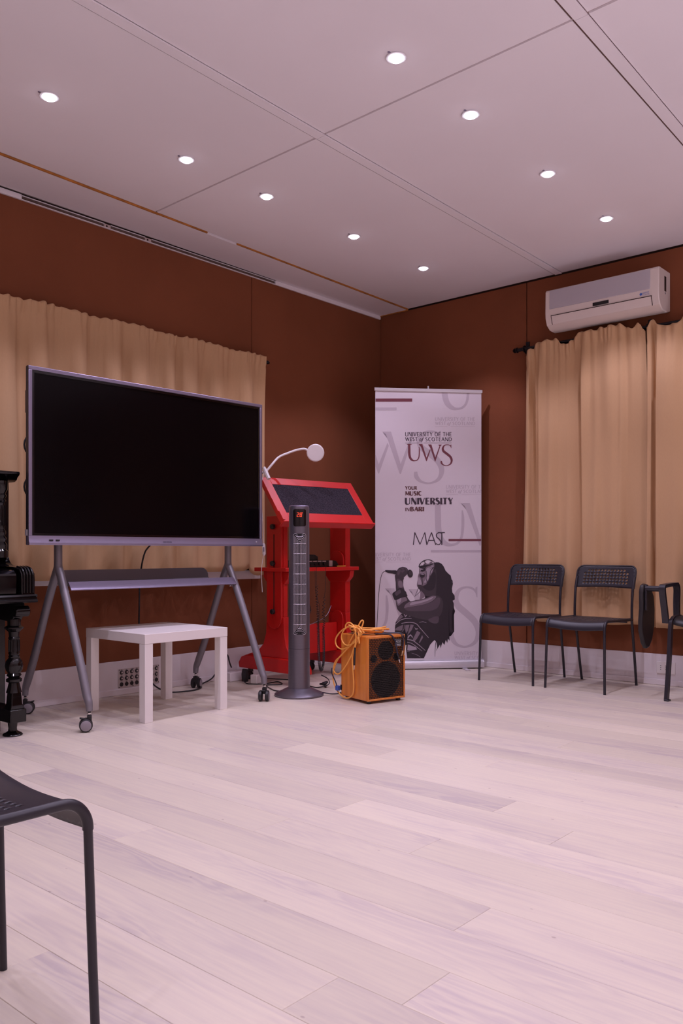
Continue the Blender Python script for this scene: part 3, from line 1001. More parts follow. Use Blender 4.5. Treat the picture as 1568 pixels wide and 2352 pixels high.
pl = obj('name_plate', MB().box(0.196, 0.246, 0.0005, 0.0034, 0.318, 0.360), 'blackpl', spk, bevel=0.0008, segs=1)
vs, fs = text_mesh('ACUS', width=0.038, height=0.012)
mb = MB().add([(0.202 + p.x, 0.0001, 0.341 + p.y) for p in vs], fs)
for z in (0.3355, 0.3275, 0.3205):
    mb.box(0.202, 0.240, 0.0000, 0.0003, z, z + (0.0014 if z > 0.33 or z < 0.325 else 0.003))
mb.box(0.1965, 0.2455, 0.0000, 0.0003, 0.3585, 0.3597).box(0.1962, 0.1974, 0.0000, 0.0003, 0.320, 0.3595)
obj('plate_lettering', mb, 'tick', pl)
for x in (0.03, SW - 0.03):
    for y in (0.03, SD - 0.03):
        obj('foot', MB().lathe([(0.013, 0), (0.014, 0.002), (0.014, SZ + 0.001)], c=(x, y, 0), seg=14), 'blackpl', spk)
obj('control_panel', MB().box(0.03, SW - 0.03, 0.10, SD - 0.03, SH - 0.002, SH + 0.0015), 'blackpl', spk)
ci = obj('mains_inlet', MB().box(-0.004, 0.0, SD - 0.012, SD + 0.0, 0.05, 0.08), 'blackpl', spk)
SPM = Matrix.Translation((3.677, 3.0075, 0)) @ Matrix.Rotation(R_(-14.3), 4, 'Z')


def side_pt(x, y, off=0.006):
    """crop reading of the cabinet's left side -> world point just outside that side"""
    s = (742 - x) / 457.0
    yb = 1520 - 110 * s
    hh = 1070 - 35 * s
    z = SZ + (yb - y) / hh * (SH - SZ)
    return SPM @ Vector((-off, s * SD, max(z, 0.006)))


def top_pt(x, y, off=0.006):
    """crop reading of the cabinet top -> point on it"""
    v = (450 - y) / 75.0
    u = (x - 742 + 430 * max(0, v) * 0.9) / 618.0
    return SPM @ Vector((u * SW, max(0.02, min(1.0, v * 0.75)) * SD, SH + off))


def front_pt(x, y, off=0.006):
    u = (x - 752) / 608.0
    yt = 450 - 50 * u
    hh = 1065 - 25 * u
    return SPM @ Vector((u * SW, -off, SH - (y - yt) / hh * (SH - SZ)))


cable = thing('instrument_cable', 'coiled orange cable draped over the wooden speaker', 'cable', SPM @ Vector((0.02, 0.05, SH)))
inv = Matrix.Translation(-cable.location)
mb = MB()
paths = []


def sp(lst, off):
    return [side_pt(x, y, off) for x, y in lst]


# two loops over the side, the long drops, the loop standing up on top
paths.append(sp([(690, 395), (600, 480), (500, 590), (430, 620), (350, 640), (265, 590), (240, 490), (290, 390), (400, 300), (520, 255), (640, 270), (700, 330)], 0.020))
paths.append(sp([(690, 380), (640, 460), (560, 550), (470, 580), (400, 545), (362, 460), (378, 370), (430, 300), (520, 270), (640, 305), (700, 380)], 0.026))
paths.append(sp([(450, 300), (452, 245), (490, 207), (540, 215), (590, 270), (618, 360), (625, 450), (618, 540), (611, 615)], 0.033))
paths.append(sp([(700, 350), (655, 395), (590, 520), (540, 640), (500, 760), (400, 930), (290, 1048), (215, 1030), (188, 950), (230, 830), (300, 770), (420, 640), (500, 480), (560, 380), (620, 330)], 0.014))
paths.append(sp([(700, 370), (640, 430), (560, 590), (518, 720), (508, 830), (525, 1080), (533, 1250), (515, 1390), (440, 1450), (340, 1425), (225, 1300), (168, 1130), (190, 960), (260, 800), (400, 660), (560, 480), (640, 390)], 0.009))
for pth in paths:
    mb.tube([inv @ p for p in catmull(pth, 8)], 0.0042, 8)
top = []
rnd = random.Random(5)
for k in range(5):
    ph = rnd.uniform(0, 6.28)
    cx, cy = 0.085 + rnd.uniform(-0.015, 0.015), 0.105 + rnd.uniform(-0.02, 0.02)
    loop = []
    for t in range(14):
        a = 2 * math.pi * t / 14
        loop.append(SPM @ Vector((cx + (0.095 + 0.008 * k % 3) * math.cos(a), cy + (0.050 + 0.006 * (k % 3)) * math.sin(a), SH + 0.008 + 0.007 * k + 0.006 * math.sin(2 * a + ph) + 0.022 * math.exp(-((a - math.pi) / 0.9) ** 2))))
    mb.tube([inv @ p for p in catmull(loop, 5, True)], 0.0042, 8, closed=True)
st = [SPM @ Vector(q) for q in ((0.02, 0.12, SH + 0.008), (0.0, 0.10, SH + 0.035), (0.004, 0.08, SH + 0.075), (0.016, 0.075, SH + 0.088), (0.020, 0.07, SH + 0.075), (0.002, 0.075, SH + 0.03), (-0.02, 0.06, SH + 0.02), (-0.03, 0.04, SH - 0.04))]
mb.tube([inv @ p for p in catmull(st, 6)], 0.0042, 8)
obj('cord', mb, 'orangecable', cable, smooth=60)
a, b2, c2 = (side_pt(x, y, 0.033) for x, y in ((611, 612), (597, 905), (592, 985)))
pg = obj('jack_plug', MB().tube([inv @ a, inv @ a.lerp(b2, 0.03), inv @ a.lerp(b2, 0.5), inv @ a.lerp(b2, 0.52), inv @ b2], [0.004, 0.0055, 0.0055, 0.0062, 0.0062], 10), 'blackpl', cable, smooth=30)
obj('plug_tip', MB().tube([inv @ b2, inv @ b2.lerp(c2, 0.8), inv @ b2.lerp(c2, 0.85), inv @ c2], [0.0032, 0.0032, 0.0022, 0.0015], 8), 'silver', pg, smooth=30)

bk = thing('jack_cable', 'thick dark cable lying over the speaker top, plug hanging down its front', 'cable', SPM @ Vector((0.15, 0.05, SH)))
inv = Matrix.Translation(-bk.location)
pts = [SPM @ Vector((0.10, 0.06, SH + 0.0055)), SPM @ Vector((0.14, 0.025, SH + 0.006)), SPM @ Vector((0.165, -0.004, SH + 0.001)), front_pt(1180, 520, 0.009), front_pt(1200, 640, 0.009), front_pt(1222, 745, 0.008)]
obj('cord', MB().tube([inv @ p for p in catmull(pts, 6)], 0.0042, 8), 'bluecable', bk, smooth=60)
p1, p2, p3 = front_pt(1224, 748, .008), front_pt(1240, 810, .008), front_pt(1258, 868, .008)
q = obj('jack_plug', MB().tube([inv @ p1, inv @ p2], [0.0058, 0.0052], 10), 'blackpl', bk, smooth=30)
obj('plug_tip', MB().tube([inv @ p2, inv @ p2.lerp(p3, .8), inv @ p3], [0.004, 0.0028, 0.0014], 8), 'silver', q, smooth=30)
tw = thing('twin_cable', 'thin dark cable pair with gold and silver tips at the speaker\'s right edge', 'cable', SPM @ Vector((0.24, 0.03, SH)))
inv = Matrix.Translation(-tw.location)
for dx, (e1, e2), mm, mm2 in ((0, ((1300, 670), (1283, 752)), 'bluecable', 'gold'), (0.012, ((1352, 575), (1332, 742)), 'darkcable', 'silver')):
    pts = [SPM @ Vector((0.12 + dx, 0.10, SH + 0.0055)), SPM @ Vector((0.20 + dx, 0.06, SH + 0.006)), SPM @ Vector((0.240 + dx, 0.01, SH + 0.005)), SPM @ Vector((0.247 + dx, -0.008, SH - 0.02)), front_pt(1312 + dx * 2500, 520, 0.010), front_pt(e1[0], e1[1], 0.009)]
    cd = obj('cord', MB().tube([inv @ p for p in catmull(pts, 6)], 0.0036, 8), mm, tw, smooth=60)
    p1, p2 = front_pt(*e1, .009), front_pt(*e2, .009)
    obj('plug_tip', MB().tube([inv @ p1, inv @ p1.lerp(p2, .5), inv @ p1.lerp(p2, .55), inv @ p1.lerp(p2, .95), inv @ p2], [0.0052, 0.005, 0.0036, 0.0034, 0.0018], 10), mm2, cd, smooth=30)
pc = thing('power_lead', 'blue-capped mains lead plugged into the rear of the wooden speaker', 'cable', SPM @ Vector((-0.02, SD, 0)))
inv = Matrix.Translation(-pc.location)
pts = [SPM @ Vector(q) for q in ((-0.018, SD + 0.012, 0.068), (-0.026, SD + 0.02, 0.10), (-0.045, SD + 0.03, 0.15), (-0.05, SD + 0.02, 0.18))]
obj('cord', MB().tube([inv @ p for p in catmull(pts, 6)], 0.0035, 8), 'bluecable', pc, smooth=60)
obj('connector', MB().box(-0.024, -0.002, SD + 0.001, SD + 0.026, 0.045, 0.074, inv @ SPM), 'blue', pc, bevel=0.003)


# ---------------------------------------------------------------- roll-up banner
BL, BR_ = Vector((4.800, 3.862, 0)), Vector((5.402, 3.318, 0))
BW = (BR_ - BL).length
yaw = math.atan2(BR_.y - BL.y, BR_.x - BL.x)
ban = thing('roll_up_banner', 'tall pale roll-up banner with a printed singer, standing in the corner', 'banner', BL, yaw)
BT = 2.072
sheet = obj('sheet', MB().box(0.006, BW - 0.006, 0.0, 0.0008, 0.06, BT - 0.012), 'sheet', ban)
obj('top_rail', MB().prism([(-0.005, BT - 0.024), (-0.007, BT - 0.018), (-0.006, BT - 0.003), (0.002, BT), (0.008, BT - 0.003), (0.008, BT - 0.024)], 0.0, BW, 'x'), 'alu', ban, smooth=30)
obj('pole', MB().tube([(BW * 0.5, 0.03, 0.03), (BW * 0.5, 0.018, BT - 0.02), (BW * 0.5, 0.018, BT + 0.022)], 0.006, 10), 'alu', ban, smooth=40)
prof = [(-0.034, 0.008), (-0.036, 0.016), (-0.034, 0.045), (-0.024, 0.060), (-0.006, 0.068), (0.012, 0.066), (0.03, 0.05), (0.034, 0.02), (0.03, 0.008)]
bs = obj('base_housing', MB().prism(prof, 0.0, BW, 'x'), 'alu', ban, smooth=30)
obj('end_cap', MB().prism([(y * 1.06, z if z < 0.02 else z + 0.003) for y, z in prof], BW, BW + 0.006, 'x'), 'alu', bs)
obj('end_cap', MB().prism([(y * 1.06, z if z < 0.02 else z + 0.003) for y, z in prof], -0.006, 0.0, 'x'), 'alu', bs)
obj('base_label', MB().box(BW * 0.50, BW * 0.61, -0.0372, -0.033, 0.028, 0.040), 'sheet', bs)
for x in (0.12, BW - 0.16):
    obj('foot_blade', MB().box(x, x + 0.035, -0.13, 0.08, 0.0, 0.007), 'alu', ban, bevel=0.002)


def bn(px, py):
    """photo reading on the banner's face -> metres across and up it"""
    un = (px - 856.0) / 251.0
    return un * BW, 0.87 - (py - 1266) * (0.003197 + 0.0000518 * un) * 0.997


def cA(x, y):
    return bn(820 + x / 4.9, 860 + y / 4.9)


def cB(x, y):
    return bn(820 + x / 4.9, 1180 + y / 4.9)


def cS(x, y):
    return bn(860 + x / 7.84, 1260 + y / 7.84)


layer = [0]


def print_obj(name, polys, m, depth=None):
    """flat print: polygons (u, z) laid on the sheet, cut at its edges"""
    layer[0] += 1
    y = -0.0003 - 0.00012 * (layer[0] if depth is None else depth)
    bm = bmesh.new()
    for i_, p in enumerate(polys):
        try:
            bm.faces.new([bm.verts.new((a, y - 1e-5 * (i_ % 9), b)) for a, b in p])
        except ValueError:
            pass
    bmesh.ops.triangulate(bm, faces=[f for f in bm.faces if len(f.verts) > 4])
    for co, no in (((0.008, 0, 0), (-1, 0, 0)), ((BW - 0.008, 0, 0), (1, 0, 0)), ((0, 0, BT - 0.026), (0, 0, 1)), ((0, 0, 0.069), (0, 0, -1))):
        bmesh.ops.bisect_plane(bm, geom=bm.verts[:] + bm.edges[:] + bm.faces[:], plane_co=co, plane_no=no, clear_outer=True)
    for f in bm.faces:
        f.normal_update()
        if f.normal.y > 0:
            f.normal_flip()
    return obj(name, bm, m, sheet)


def stroke(pts, ws, n=6, smooth=True):
    """ribbon polygons of varying width in 2-D"""
    P = [Vector((p[0], p[1], w_)) for p, w_ in zip(pts, ws)]
    Q = catmull(P, n) if smooth else P
    out = []
    L, Rr = [], []
    for i, q in enumerate(Q):
        t = (Q[min(i + 1, len(Q) - 1)] - Q[max(i - 1, 0)])
        t = Vector((t.x, t.y)).normalized()
        nn = Vector((-t.y, t.x)) * q.z / 2
        L.append((q.x + nn.x, q.y + nn.y))
        Rr.append((q.x - nn.x, q.y - nn.y))
    for i in range(len(Q) - 1):
        out.append([L[i], L[i + 1], Rr[i + 1], Rr[i]])
    return out


# letters of the emblem, in crop-A units of the small one (u right, v down)
def let_U():
    o = [[(540, 780), (600, 780), (600, 784), (582, 790), (560, 790), (543, 785)]]
    o += stroke([(568, 785), (569, 840), (571, 900), (582, 940), (605, 963), (632, 969), (660, 960), (677, 935), (683, 895), (684, 850), (681, 812)],
                [27, 28, 28, 26, 20, 11, 11, 12, 13, 13, 6])
    return o


def let_W(second=True):
    o = [[(676, 782), (718, 782), (768, 940), (768, 976), (764, 976), (702, 812), (692, 792), (678, 786)],
         [(764, 976), (768, 976), (812, 850), (806, 836), (764, 940)],
         [(783, 786), (822, 786), (868, 940), (866, 978), (862, 978), (806, 818), (798, 796), (785, 790)],
         [(862, 978), (867, 978), (924, 806), (917, 796), (862, 944)],
         [(900, 788), (940, 788), (940, 792), (925, 806), (915, 806), (902, 793)]]
    return o


def let_S():
    o = stroke([(1047, 818), (1032, 796), (1000, 789), (968, 800), (952, 832), (962, 862), (1000, 892), (1038, 925), (1054, 965), (1040, 1005), (1000, 1024), (960, 1017), (938, 995), (935, 972)],
               [3, 9, 8, 14, 24, 27, 27, 27, 24, 16, 8, 12, 20, 14])
    o += [[(1041, 790), (1050, 786), (1050, 828), (1046, 828), (1040, 806)]]
    return o


def place(polys, f):
    return [[f(x, y) for x, y in p] for p in polys]


K = 2.49
print_obj('pale_letter', place(let_U(), lambda x, y: cA(900 + (x - 540) * 2.4, -70 + (y - 780) * 2.41)), 'p_wm', 1)
print_obj('pale_letter', place(let_W(), lambda x, y: cA(-6 + (x - 674) * K, 630 + (y - 782) * K)), 'p_wm', 1)
print_obj('pale_letter', place(let_S(), lambda x, y: cA(626 + (x - 928) * K, 630 + (y - 786) * K)), 'p_wm', 1)
print_obj('pale_letter', place(let_U(), lambda x, y: cA(825 + (x - 540) * K, 1448 + (y - 780) * K)), 'p_wm', 1)
print_obj('pale_letter', place(let_W(), lambda x, y: cA(1158 + (x - 676) * K, 1445 + (y - 782) * K)), 'p_wm', 1)
print_obj('pale_letter', place(let_W(), lambda x, y: cB(290 + (x - 674) * K, 840 + (y - 782) * K)), 'p_wm', 1)
print_obj('pale_letter', place(let_U(), lambda x, y: cB(-40 + (x - 540) * K, 840 + (y - 780) * K)), 'p_wm', 1)
print_obj('pale_letter', place(let_S(), lambda x, y: cB(1040 + (x - 928) * 2.55, 820 + (y - 786) * 2.85)), 'p_wm', 1)


GLYPH = {
    'I': (0.14, [('a', [(.07, 0), (.07, 1)])]),
    'E': (0.50, [('a', [(.07, 0), (.07, 1)]), ('b', [(0, .96), (.5, .96)]), ('b', [(.07, .52), (.44, .52)]), ('b', [(0, .04), (.5, .04)])]),
    'F': (0.48, [('a', [(.07, 0), (.07, 1)]), ('b', [(0, .96), (.48, .96)]), ('b', [(.07, .52), (.42, .52)])]),
    'L': (0.46, [('a', [(.07, 0), (.07, 1)]), ('b', [(0, .04), (.46, .04)])]),
    'T': (0.60, [('a', [(.3, 0), (.3, 1)]), ('b', [(0, .96), (.6, .96)])]),
    'H': (0.68, [('a', [(.07, 0), (.07, 1)]), ('a', [(.61, 0), (.61, 1)]), ('b', [(.07, .52), (.61, .52)])]),
    'N': (0.70, [('b', [(.05, 0), (.05, 1)]), ('a', [(.07, 1), (.63, 0)]), ('b', [(.65, 0), (.65, 1)])]),
    'V': (0.66, [('a', [(.02, 1), (.33, 0)]), ('b', [(.33, 0), (.64, 1)])]),
    'A': (0.66, [('b', [(.02, 0), (.33, 1)]), ('a', [(.33, 1), (.64, 0)]), ('b', [(.13, .33), (.53, .33)])]),
    'W': (0.98, [('a', [(.02, 1), (.26, 0)]), ('b', [(.26, 0), (.48, .95)]), ('a', [(.48, .95), (.72, 0)]), ('b', [(.72, 0), (.96, 1)])]),
    'M': (0.84, [('b', [(.04, 0), (.09, 1)]), ('a', [(.09, 1), (.42, .12)]), ('b', [(.42, .12), (.75, 1)]), ('a', [(.75, 1), (.80, 0)])]),
    'Y': (0.60, [('a', [(.02, 1), (.3, .45)]), ('b', [(.3, .45), (.58, 1)]), ('a', [(.3, .45), (.3, 0)])]),
    'U': (0.66, [('aaabbbb', [(.07, 1), (.07, .35), (.14, .10), (.34, .02), (.54, .10), (.60, .35), (.60, 1)])]),
    'O': (0.78, [('aabbaabba', [(.06 + .33 - .33 * math.cos(t), .5 + .48 * math.sin(t)) for t in [2 * math.pi * (k - .0) / 8 for k in range(9)]])]),
    'C': (0.62, [('bbaaabb', [(.6, .88), (.42, .97), (.17, .84), (.06, .5), (.17, .16), (.42, .03), (.6, .12)])]),
    'S': (0.48, [('bbaaaabb', [(.43, .88), (.27, .97), (.09, .86), (.10, .66), (.36, .42), (.40, .18), (.22, .03), (.03, .11)])]),
    'D': (0.70, [('a', [(.07, 0), (.07, 1)]), ('bbaaabb', [(.07, .96), (.32, .95), (.58, .78), (.65, .5), (.58, .22), (.32, .05), (.07, .04)])]),
    'R': (0.58, [('a', [(.07, 0), (.07, 1)]), ('bbabb', [(.07, .96), (.34, .95), (.48, .75), (.34, .53), (.07, .50)]), ('a', [(.28, .5), (.56, 0)])]),
    'B': (0.56, [('a', [(.07, 0), (.07, 1)]), ('bbabb', [(.07, .96), (.32, .95), (.44, .76), (.32, .55), (.07, .53)]), ('bbabb', [(.07, .53), (.36, .51), (.50, .28), (.36, .05), (.07, .04)])]),
    'P': (0.52, [('a', [(.07, 0), (.07, 1)]), ('bbabb', [(.07, .96), (.34, .95), (.48, .72), (.34, .48), (.07, .46)])]),
    'o': (0.44, [('abababab' + 'a', [(.22 - .18 * math.cos(t), .33 + .31 * math.sin(t)) for t in [2 * math.pi * k / 8 for k in range(9)]])]),
    'f': (0.34, [('bbaab', [(.36, .92), (.26, .97), (.17, .80), (.14, .1), (.02, -.22)]), ('b', [(.04, .60), (.30, .60)])]),
    ' ': (0.22, []),
}


def letter_polys(body, f, x0, y0, x1, y1, wa, wb_, slant=0.0, gap=0.17):
    """drawn capitals filling the box (x0,y0)-(x1,y1); wa, wb_ = thick and thin stroke in reading units"""
    adv = []
    x = 0
    for ch in body:
        adv.append(x)
        x += GLYPH[ch][0] + gap
    tot = x - gap
    kx, ky = (x1 - x0) / tot, (y1 - y0)
    out = []
    for ch, ax in zip(body, adv):
        for kinds, pts in GLYPH[ch][1]:
            P = [(x0 + (ax + px_ + slant * (py_ - 0.3)) * kx, y1 - py_ * ky) for px_, py_ in pts]
            if len(kinds) == 1:
                out += stroke(P, [wa if kinds == 'a' else wb_] * len(P), smooth=False)
            else:
                out += stroke(P, [wa if c == 'a' else wb_ for c in kinds], 5)
    return [[f(*q) for q in p] for p in out]


def put_text(body, f, x0, y0, x1, y1, slant=0.0, offset=0.0, sp_=1.0):
    """text filling the box between crop readings (x0,y0) top left and (x1,y1) bottom right"""
    vs, fs = text_mesh(body, width=1.0, height=1.0, shear=slant, offset=offset, spacing=sp_)
    pts = [f(x0 + v.x * (x1 - x0), y1 + v.y * (y0 - y1)) for v in vs]
    return [[pts[i] for i in q] for q in fs]


def emblem_text(f, x0, y0, x1, m, names, depth):
    wd = x1 - x0
    k = wd / 528.0
    t1_, t2_ = 7.5 * k, 5.5 * k
    polys = letter_polys('UNIVERSITY OF THE', f, x0, y0, x1, y0 + 46 * k, t1_, t2_)
    polys += letter_polys('WEST', f, x0 + 2 * k, y0 + 57 * k, x0 + 140 * k, y0 + 98 * k, t1_, t2_)
    polys += letter_polys('of', f, x0 + 160 * k, y0 + 58 * k, x0 + 204 * k, y0 + 101 * k, 8 * k, 5 * k, slant=0.25, gap=0.06)
    polys += letter_polys('SCOTLAND', f, x0 + 230 * k, y0 + 58 * k, x1 + 2 * k, y0 + 101 * k, t1_, t2_)
    for a, b in ((0, 160), (206, 528)):
        polys.append([f(x0 + a * k, y0 + 118 * k), f(x0 + b * k, y0 + 118 * k), f(x0 + b * k, y0 + 121.5 * k), f(x0 + a * k, y0 + 121.5 * k)])
    print_obj(names, polys, m, depth)


emblem_text(cA, 865, 480, 1322, 'p_wm', 'faint_lettering', 2)
emblem_text(cA, 990, 1245, 1450, 'p_wm', 'faint_lettering', 2)
emblem_text(cB, 130, 440, 585, 'p_wm', 'faint_lettering', 2)
emblem_text(cB, 1088, 1552, 1545, 'p_wm', 'faint_lettering', 2)
emblem_text(cA, 524, 648, 1052, 'p_dark', 'university_lettering', 4)
for nm, lt in (('emblem_letter', let_U), ('emblem_letter', let_W), ('emblem_letter', let_S)):
    print_obj(nm, place(lt(), cA), 'p_burg', 4)


def bar(f, x0, y0, x1, y1, m):
    print_obj('printed_bar', [[f(x0, y0), f(x1, y0), f(x1, y1), f(x0, y1)]], m, 3)


bar(cA, 165, 268, 603, 303, 'p_burg')
bar(cA, 165, 368, 426, 400, 'p_wm')
bar(cB, 1018, 283, 1400, 308, 'p_burg')
bar(cB, 815, 408, 1400, 434, 'p_wm')
print_obj('slogan_word', letter_polys('YOUR', cA, 525, 1256, 655, 1294, 11, 6), 'p_brown', 4)
print_obj('slogan_word', letter_polys('MUSIC', cA, 525, 1314, 707, 1360, 15, 7), 'p_brown', 4)
print_obj('slogan_word', letter_polys('UNIVERSITY', cA, 525, 1388, 1066, 1462, 24, 9), 'p_dark', 4)
print_obj('slogan_word', letter_polys('IN', cA, 525, 1500, 570, 1538, 8, 6), 'p_brown', 4)
print_obj('slogan_word', letter_polys('BARI', cA, 583, 1489, 734, 1539, 19, 8), 'p_brown', 4)
mast = []
for pl_, wd in (([(616, 350), (632, 210)], 11), ([(632, 210), (692, 345)], 11), ([(692, 345), (746, 210)], 8), ([(746, 210), (770, 350)], 12),
                ([(770, 350), (822, 210)], 9), ([(822, 210), (872, 350)], 12), ([(792, 300), (858, 300)], 9),
                ([(893, 212), (976, 212)], 11), ([(941, 212), (941, 350)], 13)):
    mast += stroke(pl_, [wd] * 2, smooth=False)
mast += stroke([(935, 218), (905, 214), (880, 232), (884, 262), (915, 290), (930, 318), (915, 344), (888, 345), (876, 330)], [9, 10, 11, 12, 13, 12, 10, 9, 8])
print_obj('mast_lettering', place(mast, cB), 'p_dark', 4)


# printed singer, flat tones
def sing(name, polys, m, d, sharp=False):
    out = []
    for p in polys:
        if not sharp and 4 < len(p) < 60:
            p = [(q.x, q.y) for q in catmull([(x, y, 0) for x, y in p], 3, True)]
        out.append([cS(x, y) for x, y in p])
    print_obj(name, out, m, d)


def ell(cx, cy, rx, ry, rot=0, n=18):
    return [(cx + rx * math.cos(t) * math.cos(rot) - ry * math.sin(t) * math.sin(rot), cy + rx * math.cos(t) * math.sin(rot) + ry * math.sin(t) * math.cos(rot)) for t in [2 * math.pi * k / n for k in range(n)]]


hair = [(1050, 258), (1090, 246), (1140, 250), (1190, 275), (1225, 320), (1262, 400), (1310, 450), (1355, 485), (1338, 500), (1368, 570), (1392, 650), (1376, 730), (1385, 790), (1428, 850), (1430, 920), (1398, 890), (1392, 940), (1412, 990), (1415, 1070),
        (1436, 1130), (1404, 1118), (1416, 1192), (1380, 1222), (1372, 1330), (1362, 1400), (1382, 1465), (1420, 1497), (1392, 1532), (1342, 1488), (1330, 1555), (1356, 1580), (1322, 1584), (1334, 1664), (1304, 1622), (1292, 1702), (1264, 1650), (1238, 1740),
        (1204, 1690), (1168, 1802), (1160, 1730), (1110, 1810), (1096, 1690), (1060, 1650), (1000, 1700), (960, 1600), (960, 1400), (1100, 1250), (1150, 1000), (1100, 850), (960, 860), (880, 850), (810, 780), (770, 720), (850, 680), (930, 640), (985, 520), (1030, 360)]
sing('singer_hair', [hair], 'p_t1', 5, True)
strands = []
for a, b, c_ in (((1085, 1690), (1070, 1800), (1066, 1950)), ((1150, 1700), (1110, 1800), (1085, 1840)), ((775, 690), (735, 780), (700, 860)), ((820, 740), (770, 800), (690, 870)), ((1375, 560), (1392, 620), (1380, 700)), ((900, 1690), (1000, 1660), (1060, 1640)),
                 ((1370, 1290), (1375, 1380), (1362, 1480)), ((1240, 1700), (1250, 1660), (1300, 1600)), ((1085, 1690), (1110, 1650), (1100, 1620))):
    strands += stroke([a, b, c_], [12, 9, 5], 5)
sing('singer_strand', strands, 'p_t1', 5, True)
face = [(800, 325), (776, 368), (790, 398), (788, 420), (772, 450), (756, 490), (752, 560), (742, 610), (737, 655), (752, 695), (800, 708), (870, 702), (940, 650), (985, 540), (1025, 420), (1055, 310), (1040, 268), (980, 240), (900, 260), (840, 290)]
sing('singer_face', [face], 'p_t4', 6)
sing('singer_jaw', [[(745, 665), (790, 655), (850, 668), (905, 640), (950, 560), (985, 480), (1020, 430), (1060, 380), (1090, 420), (1080, 860), (1000, 862), (900, 856), (840, 800), (790, 735), (755, 700)]], 'p_t2', 7)
sing('singer_jaw_shade', [[(850, 690), (905, 655), (955, 580), (1000, 480), (1050, 420), (1085, 500), (1060, 700), (980, 760), (900, 740)]], 'p_t1', 8)
sing('singer_cheek', [[(905, 375), (950, 340), (1020, 320), (1040, 335), (1010, 420), (975, 500), (930, 570), (890, 620), (868, 600), (905, 530), (915, 450)], [(765, 520), (785, 530), (812, 585), (826, 635), (800, 650), (757, 640), (758, 580)],
     [(800, 348), (830, 342), (846, 372), (836, 398), (806, 404), (796, 380)], [(1000, 290), (1050, 280), (1045, 300), (990, 312)], [(780, 445), (800, 430), (860, 428), (888, 455), (880, 470), (840, 442), (800, 450)]], 'p_t5', 8)
sing('singer_mouth', [ell(836, 482, 54, 48)], 'p_t3', 9)
sing('singer_mouth_opening', [ell(834, 484, 43, 38), [(816, 520), (832, 520), (838, 570), (842, 640), (836, 665), (826, 630), (824, 570)], [(806, 384), (850, 378), (888, 352), (892, 392), (866, 404), (840, 418), (812, 408)]], 'p_t1', 10)
sing('singer_teeth', [[(800, 458), (835, 448), (868, 462), (850, 470), (818, 466)]], 'p_t5', 11)
sing('singer_lock', stroke([(905, 400), (915, 470), (905, 540), (930, 620)], [6, 8, 9, 14]) + stroke([(1040, 340), (990, 400), (975, 470), (965, 560)], [16, 12, 12, 22]) + stroke([(960, 350), (1000, 352), (1040, 330)], [5, 8, 8]), 'p_t1', 10, True)
sing('singer_glasses', stroke([(774, 335), (790, 282), (850, 228), (935, 202), (1000, 214), (1062, 258)], [16, 18, 18, 15, 12, 10]) + stroke([(775, 335), (830, 322), (900, 312), (960, 300), (1062, 270)], [26, 34, 34, 22, 14])
     + stroke([(790, 345), (860, 352), (905, 340)], [18, 26, 12]) + stroke([(875, 305), (885, 260), (870, 230)], [14, 14, 12]) + stroke([(980, 290), (1000, 250), (990, 215)], [8, 8, 8]), 'p_t1', 11, True)
sing('singer_lens', [ell(831, 277, 23, 27), ell(934, 240, 37, 34)], 'sheet', 12)
arm = [(348, 470), (342, 540), (358, 650), (362, 730), (352, 900), (362, 1020), (385, 1100), (455, 1165), (560, 1200), (760, 1260), (1000, 1290), (1170, 1200), (1215, 1000), (1180, 890), (1100, 845), (1030, 840), (860, 905), (720, 930), (612, 948), (560, 870), (505, 730), (478, 600), (500, 540), (470, 500)]
sing('singer_arm', [arm], 'p_t2', 13)
sing('singer_arm_tone', [[(520, 1065), (600, 1050), (700, 1042), (860, 1012), (1010, 962), (1120, 880), (1165, 930), (1120, 1060), (1000, 1120), (860, 1130), (640, 1130), (540, 1110)], [(940, 1290), (1000, 1250), (1080, 1222), (1135, 1235), (1130, 1320), (1090, 1352), (1010, 1340)],
     [(372, 560), (400, 545), (465, 585), (488, 660), (490, 712), (440, 705), (395, 712), (378, 640)]], 'p_t3', 14)
sing('singer_arm_light', [[(358, 905), (362, 960), (378, 1010), (402, 1030), (440, 1000), (490, 965), (560, 930), (540, 890), (510, 860), (440, 845), (390, 870)], [(612, 958), (720, 940), (860, 915), (960, 876), (1030, 850), (1085, 862), (1070, 900), (1000, 955), (930, 985), (850, 1010), (700, 1038), (560, 1060), (505, 1075), (520, 1020), (560, 985)],
     [(400, 590), (430, 580), (465, 600), (480, 670), (470, 700), (420, 700), (398, 660)], [(805, 762), (840, 790), (872, 830), (880, 856), (850, 892), (800, 915), (786, 905), (796, 840)]], 'p_t4', 15)
sing('singer_arm_glow', [[(372, 910), (385, 975), (405, 995), (440, 960), (450, 900), (420, 870)], [(640, 970), (800, 945), (950, 900), (1030, 870), (1000, 910), (860, 965), (700, 1005), (610, 1020)]], 'p_t5', 16)
sing('singer_hand', [[(362, 425), (400, 360), (445, 338), (480, 328), (545, 348), (575, 385), (580, 440), (540, 480), (500, 520), (470, 545), (400, 520), (348, 490)]], 'p_t2', 17)
sing('singer_finger', [[(378, 440), (390, 400), (412, 375), (440, 380), (436, 420), (410, 470), (390, 480)], [(448, 352), (478, 334), (505, 345), (496, 366), (468, 378)], [(520, 352), (548, 360), (566, 392), (545, 396)], [(440, 400), (500, 380), (520, 400), (470, 440)]], 'p_t3', 18)
sing('microphone', [[(160, 395), (180, 388), (280, 392), (370, 398), (350, 462), (290, 450), (220, 440), (165, 415)], ell(612, 452, 50, 72, -0.15)], 'p_t1', 17)
sing('microphone_head', [ell(618, 440, 30, 46, -0.15)], 'p_t2', 18)
